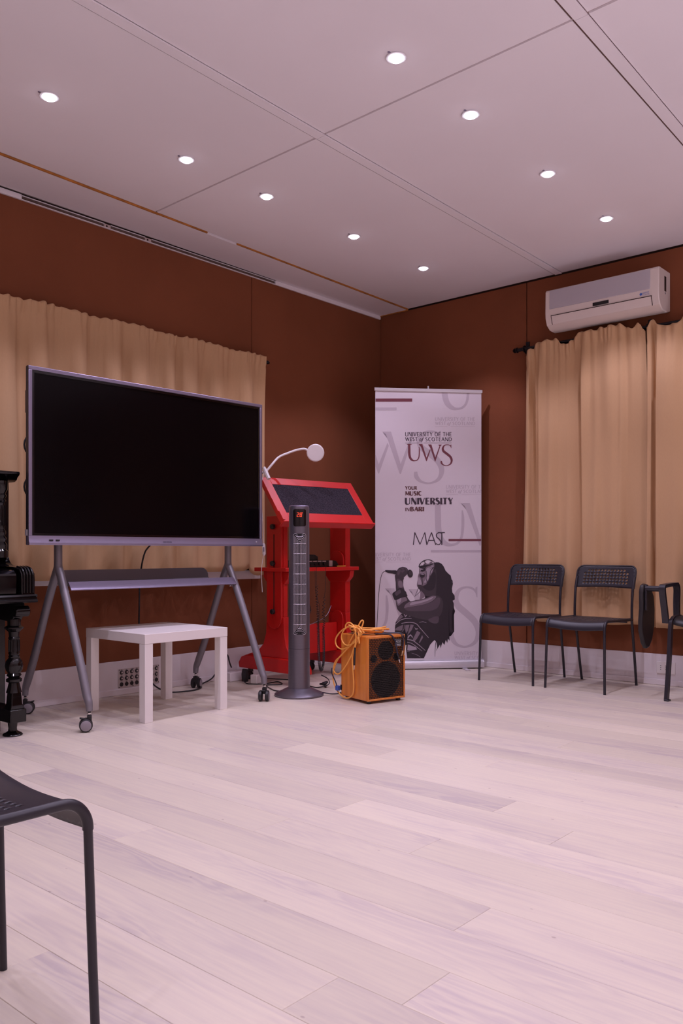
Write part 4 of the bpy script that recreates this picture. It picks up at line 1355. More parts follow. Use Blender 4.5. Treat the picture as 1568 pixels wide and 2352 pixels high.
sing('microphone_cable', stroke([(165, 402), (115, 440), (80, 540), (55, 720), (40, 900), (25, 1150), (12, 1420)], [10] * 7), 'p_t1', 5, True)
sing('wristband', [[(292, 812), (350, 765), (420, 712), (450, 712), (530, 770), (550, 820), (560, 860), (450, 890), (345, 932), (312, 880)]], 'p_t1', 17)
sing('wristband_patch', [[(335, 800), (380, 765), (425, 737), (445, 790), (405, 825), (360, 850)]], 'p_t3', 18)
torso = [(460, 1170), (400, 1240), (350, 1330), (338, 1420), (335, 1560), (560, 1600), (560, 1980), (862, 1980), (905, 1850), (980, 1730), (1080, 1620), (1180, 1330), (1000, 1300), (760, 1260), (600, 1210)]
sing('singer_top', [torso], 'p_t1', 6, True)
tp_ = [[(385, 1265), (450, 1190), (490, 1230), (440, 1270), (360, 1330)], [(345, 1450), (380, 1420), (490, 1370), (470, 1470), (440, 1480), (345, 1475)], [(525, 1380), (600, 1375), (575, 1480), (535, 1530), (520, 1450)],
       [(620, 1370), (680, 1380), (640, 1470), (560, 1570), (600, 1460)], [(740, 1480), (800, 1520), (740, 1620), (690, 1680), (660, 1640)], [(830, 1560), (850, 1600), (790, 1700), (770, 1700)]]
sing('singer_top_pattern', tp_, 'p_t4', 7, True)
sing('singer_top_chevron', [[(560, 1620), (580, 1570), (625, 1545), (665, 1600), (655, 1612), (625, 1572), (600, 1585), (580, 1622)], [(570, 1730), (720, 1780), (740, 1820), (620, 1840), (560, 1830)], [(690, 1410), (715, 1445), (750, 1440), (748, 1455), (712, 1462)], [(495, 1180), (525, 1240), (572, 1190), (560, 1182), (528, 1212), (510, 1178)], [(578, 1225), (628, 1205), (630, 1222)]], 'p_t5', 8, True)
for P_, W_ in (([(345, 1370), (440, 1290), (560, 1258), (640, 1262)], [10, 12, 12, 8]), ([(455, 1350), (600, 1330), (720, 1355), (800, 1440), (880, 1530), (950, 1610)], [12, 12, 12, 10, 9, 8]), ([(560, 1640), (660, 1660), (760, 1730), (890, 1840)], [16, 14, 12, 8]),
                ([(560, 1690), (640, 1710), (740, 1780), (830, 1850)], [10, 10, 10, 6]), ([(560, 1850), (605, 1848)], [8, 8]), ([(780, 1330), (850, 1320), (910, 1340)], [6, 8, 5]), ([(505, 1375), (500, 1450), (465, 1500)], [7, 7, 5]), ([(640, 1885), (740, 1920), (800, 1960)], [4, 6, 4])):
    sing('singer_top_trim', stroke(P_, W_), 'p_t5', 9, True)


# ---------------------------------------------------------------- red lectern
lec = thing('lectern', 'red wooden lectern with a sloping carpeted top in the corner', 'lectern', (4.18, 3.90, 0), R_(-1.5))
footp = [(-0.246, 0.080), (0.372, 0.080), (0.378, 0.115), (0.35, 0.155), (0.30, 0.172), (-0.14, 0.172), (-0.19, 0.165), (-0.225, 0.145), (-0.242, 0.115)]
flare = [(-0.15, 0.172), (0.31, 0.172), (0.20, 0.205), (0.145, 0.255), (0.118, 0.33), (0.112, 0.44), (-0.052, 0.44), (-0.058, 0.33), (-0.075, 0.25), (-0.11, 0.20)]
roundtop = lambda y0, y1, z0, z1, n=8: [(y0, z0), (y1, z0)] + [((y0 + y1) / 2 + (y1 - y0) / 2 * math.cos(math.pi * k / n), z1 - (y1 - y0) / 2 + (y1 - y0) / 2 * math.sin(math.pi * k / n)) for k in range(n + 1)]
roundbot = lambda y0, y1, z0, z1, n=8: [(y1, z1), (y0, z1)] + [((y0 + y1) / 2 - (y1 - y0) / 2 * math.cos(math.pi * k / n), z0 + (y1 - y0) / 2 - (y1 - y0) / 2 * math.sin(math.pi * k / n)) for k in range(n + 1)]
for s, xa, xb in ((-1, -0.335, -0.262), (1, 0.262, 0.335)):
    obj('foot', MB().prism(footp, xa - 0.006, xb + 0.006, 'x'), 'red', lec, bevel=0.006)
    obj('bracket', MB().prism(flare, xa + 0.012, xb - 0.014, 'x'), 'red', lec, bevel=0.003)
    obj('upright', MB().box(s * 0.298 - 0.018, s * 0.298 + 0.018, -0.045, 0.105, 0.44, 1.06), 'red', lec, bevel=0.003)
    for y in (-0.17, 0.30):
        cst = obj('caster', MB().box(s * 0.298 - 0.012, s * 0.298 + 0.012, y - 0.012, y + 0.012, 0.055, 0.0805), 'blackpl', lec)
        obj('wheel', MB().disc((s * 0.298, y + 0.01, 0.03), (1, 0, 0), 0.030, 0.022, 20), 'blackpl', cst, smooth=40)
    # outer sliding plate with slot and knobs
    xo = s * 0.335
    sp_ = obj('sliding_plate', MB().prism(roundbot(-0.04, 0.10, 0.36, 1.10), xo - 0.018 if s > 0 else xo, xo if s > 0 else xo + 0.018, 'x'), 'red', lec, bevel=0.003)
    xs_ = xo + s * 0.0008
    obj('slot', MB().box(min(xs_, xs_ - s * 0.002), max(xs_, xs_ - s * 0.002), 0.024, 0.032, 0.46, 0.98), 'backing', sp_)
    for z in (0.475, 0.79, 1.03):
        obj('knob', MB().disc((xo + s * 0.011, 0.030, z), (1, 0, 0), 0.017, 0.022, 18), 'blackpl', sp_, smooth=40)
    xi = s * 0.268
    obj('inner_plate', MB().prism(roundtop(-0.035, 0.095, 0.765, 0.875), min(xi, xi + s * 0.012), max(xi, xi + s * 0.012), 'x'), 'red', lec, bevel=0.003)
    obj('inner_plate', MB().prism(roundtop(-0.03, 0.085, 0.19, 0.455), min(xi, xi + s * 0.012), max(xi, xi + s * 0.012), 'x'), 'red', lec, bevel=0.003)
    obj('corbel', MB().prism([(-0.095, 0.736), (0.15, 0.736), (0.15, 0.70), (0.112, 0.655), (-0.05, 0.655), (-0.085, 0.69)], s * 0.298 - 0.0195, s * 0.298 + 0.0195, 'x'), 'red', lec, bevel=0.003)
obj('shelf', MB().box(-0.355, 0.355, -0.105, 0.20, 0.737, 0.762), 'red', lec, bevel=0.003)
obj('cross_panel', MB().box(-0.262, 0.262, 0.02, 0.042, 0.172, 0.372), 'red', lec, bevel=0.003)
# sloping desk in its own frame: x across, y up the slope, z out of it
ang = R_(51)
dl = Vector((3.690, 3.695, 1.056))
dm = Matrix.Translation(dl) @ Matrix.Rotation(R_(-7.7), 4, 'Z') @ Matrix.Rotation(ang, 4, 'X')
li = (Matrix.Translation((4.18, 3.90, 0)) @ Matrix.Rotation(R_(-1.5), 4, 'Z')).inverted() @ dm
DW, DL = 0.775, 0.375
mb = MB()
ml, mt, mbm = 0.062, 0.058, 0.075
mb.box(0, ml, 0, DL, -0.022, 0, li).box(DW - ml, DW, 0, DL, -0.022, 0, li).box(ml, DW - ml, 0, mbm, -0.022, 0, li).box(ml, DW - ml, DL - mt, DL, -0.022, 0, li)
desk = obj('desk_top', mb, 'red', lec, bevel=0.002)
obj('carpet_inlay', MB().box(ml, DW - ml, mbm, DL - mt, -0.020, -0.0015, li), 'carpet', desk)
obj('front_lip', MB().box(-0.004, DW + 0.004, -0.010, 0.002, -0.045, 0.010, li), 'red', desk, bevel=0.004)
obj('desk_back', MB().box(0.004, DW - 0.004, 0.004, DL - 0.004, -0.034, -0.0225, li), 'red', desk)
obj('hinge_tab', MB().box(-0.003, 0.012, 0.005, 0.08, -0.001, 0.012, li), 'red', desk)

# audio boxes and cords on the shelf
pb = thing('patch_box', 'black audio box with steel front bits on the red lectern shelf', 'audio box', (4.18, 3.90, 0.762), R_(-1.5))
obj('case', MB().box(-0.12, 0.16, -0.02, 0.12, 0.0005, 0.045), 'blackpl', pb, bevel=0.002)
obj('front_plate', MB().box(0.135, 0.166, -0.026, -0.0205, 0.003, 0.043), 'steelplate', pb)
for k in range(5):
    obj('socket', MB().disc((-0.09 + k * 0.045, -0.024, 0.022), (0, -1, 0), 0.011, 0.008, 14), 'blackpl', pb)
    obj('front_strip', MB().box(-0.11 + k * 0.045, -0.075 + k * 0.045, -0.0225, -0.0202, 0.036, 0.042), 'steelplate', pb)
tag(obj('headphone_amplifier', MB().prism([(-0.11, 0.0455), (0.05, 0.0455), (0.05, 0.072), (0.02, 0.085), (-0.06, 0.085), (-0.11, 0.065)], 0.0, 0.09, 'y'), 'blackpl', bevel=0.003, loc=(4.18, 3.90, 0.762), rotz=R_(-1.5)),
    'small black device stacked on the audio box on the lectern shelf', 'audio device')
tag(obj('black_pouch', MB().prism([(0.18, 0.0015), (0.245, 0.0015), (0.245, 0.02), (0.225, 0.04), (0.20, 0.045), (0.185, 0.03)], -0.01, 0.10, 'y'), 'blackpl', bevel=0.006, loc=(4.18, 3.90, 0.762), rotz=R_(-1.5)),
    'black soft pouch at the right end of the lectern shelf', 'pouch')
tag(obj('yellow_pencil', MB().tube([(0.165, -0.07, 0.0045), (0.255, -0.065, 0.0045)], 0.0038, 6), 'yellow', loc=(4.18, 3.90, 0.762), rotz=R_(-1.5)),
    'yellow pencil on the front edge of the lectern shelf', 'pencil')


def coil(center, turns_per_m, rad, wire):
    """helical cord round a hanging centre line; rad, pitch vary along it"""
    P = catmull([c[:3] for c in center], 30)
    rr = catmull([(c[3], c[4], 0) for c in center], 30)
    ph = 0
    out = []
    for i in range(len(P) - 1):
        d = P[i + 1] - P[i]
        steps = max(1, int(d.length * rr[i].y * 10))
        t = d.normalized()
        u = t.cross(Vector((0.3, 1, 0.2))).normalized()
        v = t.cross(u)
        for k in range(steps):
            q = P[i] + d * (k / steps)
            ph += d.length / steps * rr[i].y * 2 * math.pi
            out.append(q + (u * math.cos(ph) + v * math.sin(ph)) * rr[i].x)
    return MB().tube(out, wire, 5)


c1 = thing('coiled_cord', 'long black coiled cord hanging in a loop nearly to the floor under the lectern shelf', 'cable', (4.09, 3.76, 0.765))
o_ = Vector((4.09, 3.76, 0.765))


def rel(L):
    return [(a - o_.x, b - o_.y, c - o_.z, r, p) for a, b, c, r, p in L]


def lp(px, py, Y=3.765):
    D = ((0.754 + (px - 784) / 1927 * 0.6569), (0.6569 - (px - 784) / 1927 * 0.754))
    d = Y / D[1]
    return d * D[0], Y, 0.87 - (py - 1266) / 1927 * d


def cc(L):
    return rel([(*lp(px, py), r, p) for px, py, r, p in L])


obj('coil', coil(cc([(727, 1345, .006, 45), (727, 1375, .0065, 55), (729, 1405, .007, 75), (730, 1440, .008, 130), (731, 1490, .008, 150), (733, 1525, .008, 160), (737, 1540, .008, 160), (742, 1525, .008, 160),
                     (743, 1490, .008, 150), (742, 1450, .008, 110), (744, 1430, .0075, 70), (742, 1405, .008, 45), (745, 1370, .006, 40)]), 1, 1, 0.0021), 'darkcable', c1, smooth=60)
for L in ([(726, 1300), (727, 1345)], [(748, 1300), (747, 1350), (745, 1370)], [(723, 1310), (724, 1360), (733, 1390), (734, 1420)]):
    obj('lead', MB().tube([Vector(lp(*q)) - o_ for q in L], 0.0014, 6), 'darkcable', c1, smooth=60)
o_ = Vector((4.02, 3.75, 0.765))
c2_ = thing('coiled_cord', 'short black coiled cord looped beside the fan under the lectern shelf', 'cable', o_)
obj('coil', coil(cc([(699, 1365, .004, 70), (706, 1378, .0045, 110), (711, 1395, .005, 150), (712, 1405, .005, 160), (705, 1413, .005, 160), (698, 1410, .005, 160), (690, 1395, .005, 150)]), 1, 1, 0.0018), 'darkcable', c2_, smooth=60)
obj('lead', MB().tube([Vector(lp(*q)) - o_ for q in ((701, 1300), (700, 1340), (699, 1365))], 0.0016, 6), 'darkcable', c2_, smooth=60)
tag(obj('loose_lead', MB().tube(catmull([lp(700, 1440), lp(735, 1424), lp(745, 1417), lp(753, 1408), lp(760, 1391)], 5), 0.0018, 6), 'grey', smooth=60), 'thin pale lead tangled in the coiled cord below the shelf', 'cable')

# clip-on lamp
cl = thing('clip_lamp', 'white gooseneck lamp clipped to the red lectern, round head', 'lamp', (3.74, 3.93, 1.34))
o_ = Vector((3.74, 3.93, 1.34))


def cp(px, py, d):
    l = (px - 784) / 1927 * d
    return Vector((d * 0.754 + l * 0.6569, d * 0.6569 - l * 0.754, 0.87 - (py - 1266) / 1927 * d)) - o_


obj('gooseneck', MB().tube(catmull([cp(612, 1082, 5.40), cp(625, 1066, 5.42), cp(640, 1050, 5.45), (cp(660, 1041, 5.48)), cp(680, 1034, 5.5), cp(697, 1031, 5.5), cp(706, 1034, 5.5)], 8), 0.0075, 10), 'lampwhite', cl, smooth=50)
nrm = Vector((-0.72, -0.66, -0.12))
hd = obj('lamp_head', MB().disc(cp(724, 1040, 5.5), nrm, 0.0575, 0.014, 40), 'lampwhite', cl, smooth=40)
obj('diffuser', MB().disc(cp(724, 1040, 5.5) + nrm.normalized() * 0.0072, nrm, 0.052, 0.003, 40), 'lampwhite', hd, smooth=40)
obj('clip_jaw', MB().tube([cp(605, 1073, 5.36), cp(608, 1080, 5.36), cp(617, 1100, 5.33)], [0.010, 0.014, 0.013], 8), 'lampwhite', cl, smooth=40)
obj('clip_jaw', MB().tube([cp(607, 1078, 5.42), cp(609, 1090, 5.43), cp(611, 1098, 5.43)], [0.010, 0.012, 0.008], 8), 'lampwhite', cl, smooth=40)
obj('clip_spring', MB().tube([cp(600, 1084, 5.40), cp(604, 1086, 5.40)], 0.010, 8), 'silver', cl)
obj('lamp_cord', MB().tube(catmull([cp(606, 1088, 5.40), cp(600, 1110, 5.36), cp(600, 1150, 5.34), cp(603, 1200, 5.34), cp(605, 1245, 5.34), cp(605, 1270, 5.34), cp(600, 1310, 5.36), cp(602, 1360, 5.38)], 6), 0.0022, 6), 'lampwhite', cl, smooth=60)
sw = obj('cord_switch', MB().tube([cp(605, 1248, 5.34), cp(605, 1251, 5.34), cp(606, 1272, 5.34), cp(606, 1276, 5.34)], [0.006, 0.011, 0.011, 0.006], 8), 'lampwhite', cl, smooth=40)
obj('switch_button', MB().tube([cp(605, 1257, 5.328), cp(605.5, 1267, 5.328)], 0.004, 6), 'grey', sw)

# power strip and adapters on the floor by the lectern
ps = thing('power_strip', 'white power strip with a glowing red switch against the baseboard', 'power strip', (3.775, 4.245, 0), R_(2))
obj('housing', MB().box(-0.06, 0.16, -0.028, 0.028, 0.0, 0.062), 'base', ps, bevel=0.006)
obj('switch', MB().box(0.060, 0.078, -0.0300, -0.027, 0.034, 0.048), 'ledsmall', ps, bevel=0.002)
tag(obj('plug_adapter', MB().box(-0.030, 0.030, -0.025, 0.025, 0.0, 0.058), 'white', bevel=0.005, loc=(3.80, 4.06, 0), rotz=R_(14)), 'small white cube adapter on the floor beside the power strip', 'adapter')
tag(obj('black_plug', MB().prism([(-0.012, 0.0), (0.012, 0.0), (0.016, 0.05), (0.008, 0.085), (-0.008, 0.085), (-0.016, 0.05)], -0.02, 0.02, 'y'), 'blackpl', bevel=0.003, loc=(3.80, 4.165, 0.0)), 'upright black plug between the power strip and white adapter', 'plug')
tag(obj('floor_cable', MB().tube(catmull([(3.75, 4.13, 0.02), (3.73, 4.06, 0.004), (3.80, 3.98, 0.004), (3.92, 3.98, 0.004), (3.86, 3.88, 0.004), (3.78, 3.93, 0.004), (3.72, 3.86, 0.004), (3.66, 3.74, 0.004), (3.66, 3.682, 0.006)], 8), 0.0035, 6), 'darkcable', smooth=60),
    'thin black cable looping on the floor from the adapter to the fan', 'cable')
tag(obj('floor_cable', MB().tube(catmull([(3.86, 4.20, 0.02), (4.00, 4.06, 0.004), (4.05, 3.92, 0.004), (3.99, 3.82, 0.004), (3.94, 3.72, 0.004), (3.92, 3.62, 0.004), (3.97, 3.57, 0.022), (4.0, 3.60, 0.05), (4.0, 3.66, 0.07)], 8), 0.0035, 6), 'darkcable', smooth=60),
    'thin black cable on the floor under the lectern, right of the fan', 'cable')
tag(obj('cable_knot', MB().tube(catmull([(3.95, 3.58, 0.012), (3.98, 3.60, 0.012), (3.97, 3.63, 0.018), (3.94, 3.61, 0.024), (3.95, 3.58, 0.030), (3.98, 3.59, 0.034), (3.97, 3.62, 0.026)], 6), 0.007, 8), 'darkcable', smooth=60),
    'bunched black cable end on the floor right of the fan', 'cable')

# connector panel and socket on the baseboards
cpn = thing('connector_panel', 'steel plate with rows of round audio sockets on the left baseboard', 'socket panel', (2.93, LEFT_Y - 0.0145, 0.042))
obj('plate', MB().box(0, 0.30, -0.0032, 0, 0, 0.116), 'steelplate', cpn, bevel=0.001, segs=1)
for r in range(3):
    for c in range(8):
        cx, cz = 0.022 + c * 0.0365, 0.022 + r * 0.036
        sk = obj('socket', MB().disc((cx, -0.0052, cz), (0, -1, 0), 0.0125, 0.004, 18), 'blackpl', cpn)
        if r:
            obj('socket_ring', MB().disc((cx + 0.002, -0.0076, cz), (0, -1, 0), 0.006, 0.0015, 12), 'steelplate', sk)
        mk = MB().box(cx - 0.006, cx + 0.006, -0.0036, -0.0031, cz + 0.0140, cz + 0.0165)
        obj('socket_mark', mk, 'p_dark', cpn)
for x in (0.006, 0.105, 0.205, 0.294):
    for z in (0.006, 0.110):
        obj('screw', MB().disc((x, -0.0038, z), (0, -1, 0), 0.003, 0.002, 8), 'blackpl', cpn)
so = thing('wall_socket', 'white double power socket low on the right baseboard', 'power socket', (RIGHT_X - 0.0145, 1.985, 0.115))
obj('cover_plate', MB().box(-0.008, 0, -0.06, 0.06, -0.04, 0.04), 'white', so, bevel=0.003)
for k in range(3):
    for q_ in range(3):
        obj('socket_hole', MB().disc((-0.0085, -0.032 + k * 0.032, -0.012 + q_ * 0.012), (1, 0, 0), 0.0028, 0.0015, 8), 'blackpl', so)


# ---------------------------------------------------------------- chairs
def perforated(nu, nv, mp, hr, mask):
    """sheet of nu x nv cells over (u,v) in 0..1, a round hole in the masked ones"""
    mb = MB()
    cache = {}

    def V(u, v):
        k = (round(u, 5), round(v, 5))
        if k not in cache:
            cache[k] = len(mb.v)
            mb.v.append(tuple(mp(u, v)))
        return cache[k]
    for i in range(nu):
        for j in range(nv):
            u0, u1, v0, v1 = i / nu, (i + 1) / nu, j / nv, (j + 1) / nv
            um, vm = (u0 + u1) / 2, (v0 + v1) / 2
            ring = [V(u0, v0), V(um, v0), V(u1, v0), V(u1, vm), V(u1, v1), V(um, v1), V(u0, v1), V(u0, vm)]
            if mask(i, j):
                ins = []
                for k in range(8):
                    a = R_(225 + 45 * k)
                    ins.append(V(um + math.cos(a) * hr / nu, vm + math.sin(a) * hr / nv))
                for k in range(8):
                    l = (k + 1) % 8
                    mb.f.append((ring[k], ring[l], ins[l], ins[k]))
            else:
                mb.f.append(tuple(ring))
    return mb


def seat_z(y, x):
    # y: -0.235 front ... 0.165 rear; dished middle
    t = (y + 0.235) / 0.4
    dish = 0.020 * math.cos(max(-1, min(1, x / 0.2)) * math.pi / 2) * math.sin(math.pi * min(1, max(0, t)) ** 0.8)
    return 0.446 - dish - 0.010 * t


def seat_map(u, v):
    x = (u - 0.5) * 0.386
    # the first part of v is the waterfall front edge
    if v < 0.32:
        t = v / 0.32
        a = R_(90) * (1 - t)
        y = -0.178 - 0.052 * math.sin(a)
        z = seat_z(-0.178, x) - 0.056 + 0.056 * math.cos(a)
    else:
        t = (v - 0.32) / 0.68
        y = -0.178 + 0.340 * t
        z = seat_z(y, x)
    return x * (1 + 0.025 * max(0, v - 0.2)), y, z


def back_map(u, v):
    # v 0 bottom .. 1 top; rounded top corners, hollow towards the sitter
    x = (u - 0.5) * 0.408
    z = 0.628 + 0.145 * v
    rc = 0.05
    if v > 0.7:
        e = (v - 0.7) / 0.3
        hw = 0.204 - rc * (1 - math.sqrt(max(0, 1 - e * e))) * 0.8
        x *= hw / 0.204
    y = 0.165 + 0.055 * (z - 0.6) / 0.17 + 0.016 * math.cos(math.pi * x / 0.42)
    return x, y, z + 0.006 * math.cos(math.pi * x / 0.41) * (1 - v) * (1.0)


def make_chair(label, loc, rotz, group):
    t = thing('perforated_chair', label, 'chair', loc, rotz, group)
    sm = perforated(17, 25, seat_map, 0.29, lambda i, j: 2 <= i <= 14 and 10 <= j <= 22)
    obj('seat', sm, 'chairpl', t, smooth=50, solid=0.004)
    bm_ = perforated(18, 7, back_map, 0.30, lambda i, j: (2 <= i <= 15 and 1 <= j <= 5) and not (j == 5 and i in (2, 15)))
    obj('backrest', bm_, 'chairpl', t, smooth=50, solid=0.004)
    vv = [0, .15, .3, .45, .6, .7, .76, .82, .87, .91, .945, .97, .988, 1]
    rim = [back_map(0, v) for v in vv] + [back_map(u / 16, 1) for u in range(1, 16)] + [back_map(1, v) for v in reversed(vv)]
    obj('back_rim', MB().tube(rim, 0.0055, 8), 'chairpl', t, smooth=50)
    for s in (-1, 1):
        pts = catmull([(s * 0.200, -0.238, 0.0), (s * 0.197, -0.233, 0.15), (s * 0.1935, -0.227, 0.36), (s * 0.193, -0.226, 0.395)], 4)
        obj('leg', MB().tube(pts, 0.0082, 10), 'chairpl', t, smooth=50)
        pts = catmull([(s * 0.190, 0.245, 0.0), (s * 0.193, 0.215, 0.15), (s * 0.196, 0.165, 0.40), (s * 0.1975, 0.158, 0.45), (s * 0.1975, 0.160, 0.53), (s * 0.198, 0.172, 0.63), (s * 0.198, 0.195, 0.70)], 5)
        obj('leg', MB().tube(pts, 0.0085, 10), 'chairpl', t, smooth=50)
        e_ = 0 if s < 0 else 1
        pts = [Vector(seat_map(e_, v / 60)) + Vector((0, 0.004 * max(0, 1 - v / 19), -0.004 * min(1, v / 19))) for v in range(0, 61)]
        obj('seat_rail', MB().tube(pts, 0.0096, 12), 'chairpl', t, smooth=60)
    obj('cross_bar', MB().tube([(-0.19, 0.10, 0.420), (0.19, 0.10, 0.420)], 0.007, 8), 'chairpl', t, smooth=50)
    return t


ch1 = make_chair('perforated black chair beside the roll-up banner', (5.124, 2.828, 0), R_(-90 + 1.0), 'perforated black chairs')
dup(ch1, (5.118, 2.330, 0), R_(-90 - 1.5), 'perforated black chair second from the banner, in front of the curtain', 'perforated black chairs')
dup(ch1, (0.599, 1.498, 0), R_(85.0), 'perforated black chair in the near corner, only its seat front showing', 'perforated black chairs')

# chair with folded writing tablet
tc = thing('tablet_chair', 'black chair with a folded writing tablet, cut by the right edge of the frame', 'chair', (5.15, 1.53, 0), R_(-90))
# local: faces -y (room), +x is towards the banner side after the turn


def flat_bar(mb, pts, w_, t_, side=(1, 0, 0)):
    side = Vector(side)
    pts = [Vector(p) for p in pts]
    vs, fs = [], []
    for i, p in enumerate(pts):
        tn = (pts[min(i + 1, len(pts) - 1)] - pts[max(i - 1, 0)]).normalized()
        n_ = tn.cross(side).normalized()
        for a, b in ((-1, -1), (1, -1), (1, 1), (-1, 1)):
            vs.append(p + side * a * w_ / 2 + n_ * b * t_ / 2)
    for i in range(len(pts) - 1):
        for k in range(4):
            l = (k + 1) % 4
            fs.append((i * 4 + k, i * 4 + l, i * 4 + 4 + l, i * 4 + 4 + k))
    fs += [(3, 2, 1, 0), tuple(len(vs) - 4 + k for k in range(4))]
    mb.add(vs, fs)
    return mb


for s in (-1, 1):
    xx = s * 0.245
    obj('leg', flat_bar(MB(), catmull([(xx * 1.02, -0.235, 0.004), (xx, -0.205, 0.24), (xx, -0.180, 0.43), (xx * 0.985, -0.165, 0.462), (xx * 0.97, -0.130, 0.476), (xx * 0.97, -0.05, 0.476)], 5), 0.020, 0.032), 'chairpl', tc, bevel=0.005)
    obj('leg', flat_bar(MB(), catmull([(xx, 0.20, 0.004), (xx, 0.16, 0.25), (xx, 0.13, 0.45), (xx, 0.16, 0.80)], 5), 0.020, 0.030), 'chairpl', tc, bevel=0.005)
    for yf in (-0.235, 0.20):
        obj('foot_cap', MB().box(xx - 0.014, xx + 0.014, yf - 0.020, yf + 0.020, 0.0, 0.010), 'chairpl', tc, bevel=0.003)
seat = MB()
vs, fs = [], []
nx, ny = 14, 12
for j in range(ny + 1):
    for i in range(nx + 1):
        x = -0.228 + 0.456 * i / nx
        y = -0.200 + 0.40 * j / ny
        z = 0.462 + 0.020 * (abs(x) / 0.228) ** 3 - (0.035 * (1 - j / 2) ** 2 if j < 2 else 0)
        vs.append((x, y, z))
for j in range(ny):
    for i in range(nx):
        k = j * (nx + 1) + i
        fs.append((k, k + 1, k + nx + 2, k + nx + 1))
obj('seat', seat.add(vs, fs), 'blackpl', tc, smooth=60, solid=0.010)
bk_ = MB()
vs, fs = [], []
for j in range(9):
    for i in range(13):
        x = -0.23 + 0.46 * i / 12
        z = 0.56 + 0.27 * j / 8
        vs.append((x, 0.118 + 0.12 * (z - 0.5) + 0.03 * math.cos(x * 6), z))
for j in range(8):
    for i in range(12):
        k = j * 13 + i
        fs.append((k, k + 1, k + 14, k + 13))
obj('backrest', bk_.add(vs, fs), 'blackpl', tc, smooth=60, solid=0.010)
for s in (-1, 1):
    xx = s * 0.272
    pts = catmull([(xx, -0.185, 0.448), (xx, -0.190, 0.475), (xx, -0.215, 0.56), (xx, -0.238, 0.635), (xx, -0.235, 0.662), (xx, -0.20, 0.668), (xx, -0.05, 0.672), (xx, -0.02, 0.668), (xx, 0.0, 0.64), (xx, -0.005, 0.56), (xx, 0.0, 0.46)], 5)
    obj('armrest', flat_bar(MB(), pts, 0.036, 0.020), 'chairpl', tc, bevel=0.006)
# tablet hanging outside the banner-side arm
obj('tablet_hinge', MB().tube([(-0.285, -0.222, 0.650), (-0.375, -0.222, 0.650)], 0.017, 12), 'chairpl', tc, smooth=40)
tb_ = MB()
outl = [(-0.26, 0.63), (-0.245, 0.668), (-0.215, 0.678), (-0.18, 0.672), (-0.13, 0.65), (-0.085, 0.60), (-0.07, 0.52), (-0.075, 0.42), (-0.11, 0.34), (-0.155, 0.295), (-0.195, 0.290), (-0.235, 0.325), (-0.27, 0.40), (-0.272, 0.46), (-0.258, 0.53)]
obj('writing_tablet', tb_.prism(outl, -0.405, -0.378, 'x'), 'blackpl', tc, bevel=0.008, segs=3)
obj('tablet_bracket', MB().box(-0.379, -0.366, -0.235, -0.205, 0.52, 0.672), 'chairpl', tc, bevel=0.004)
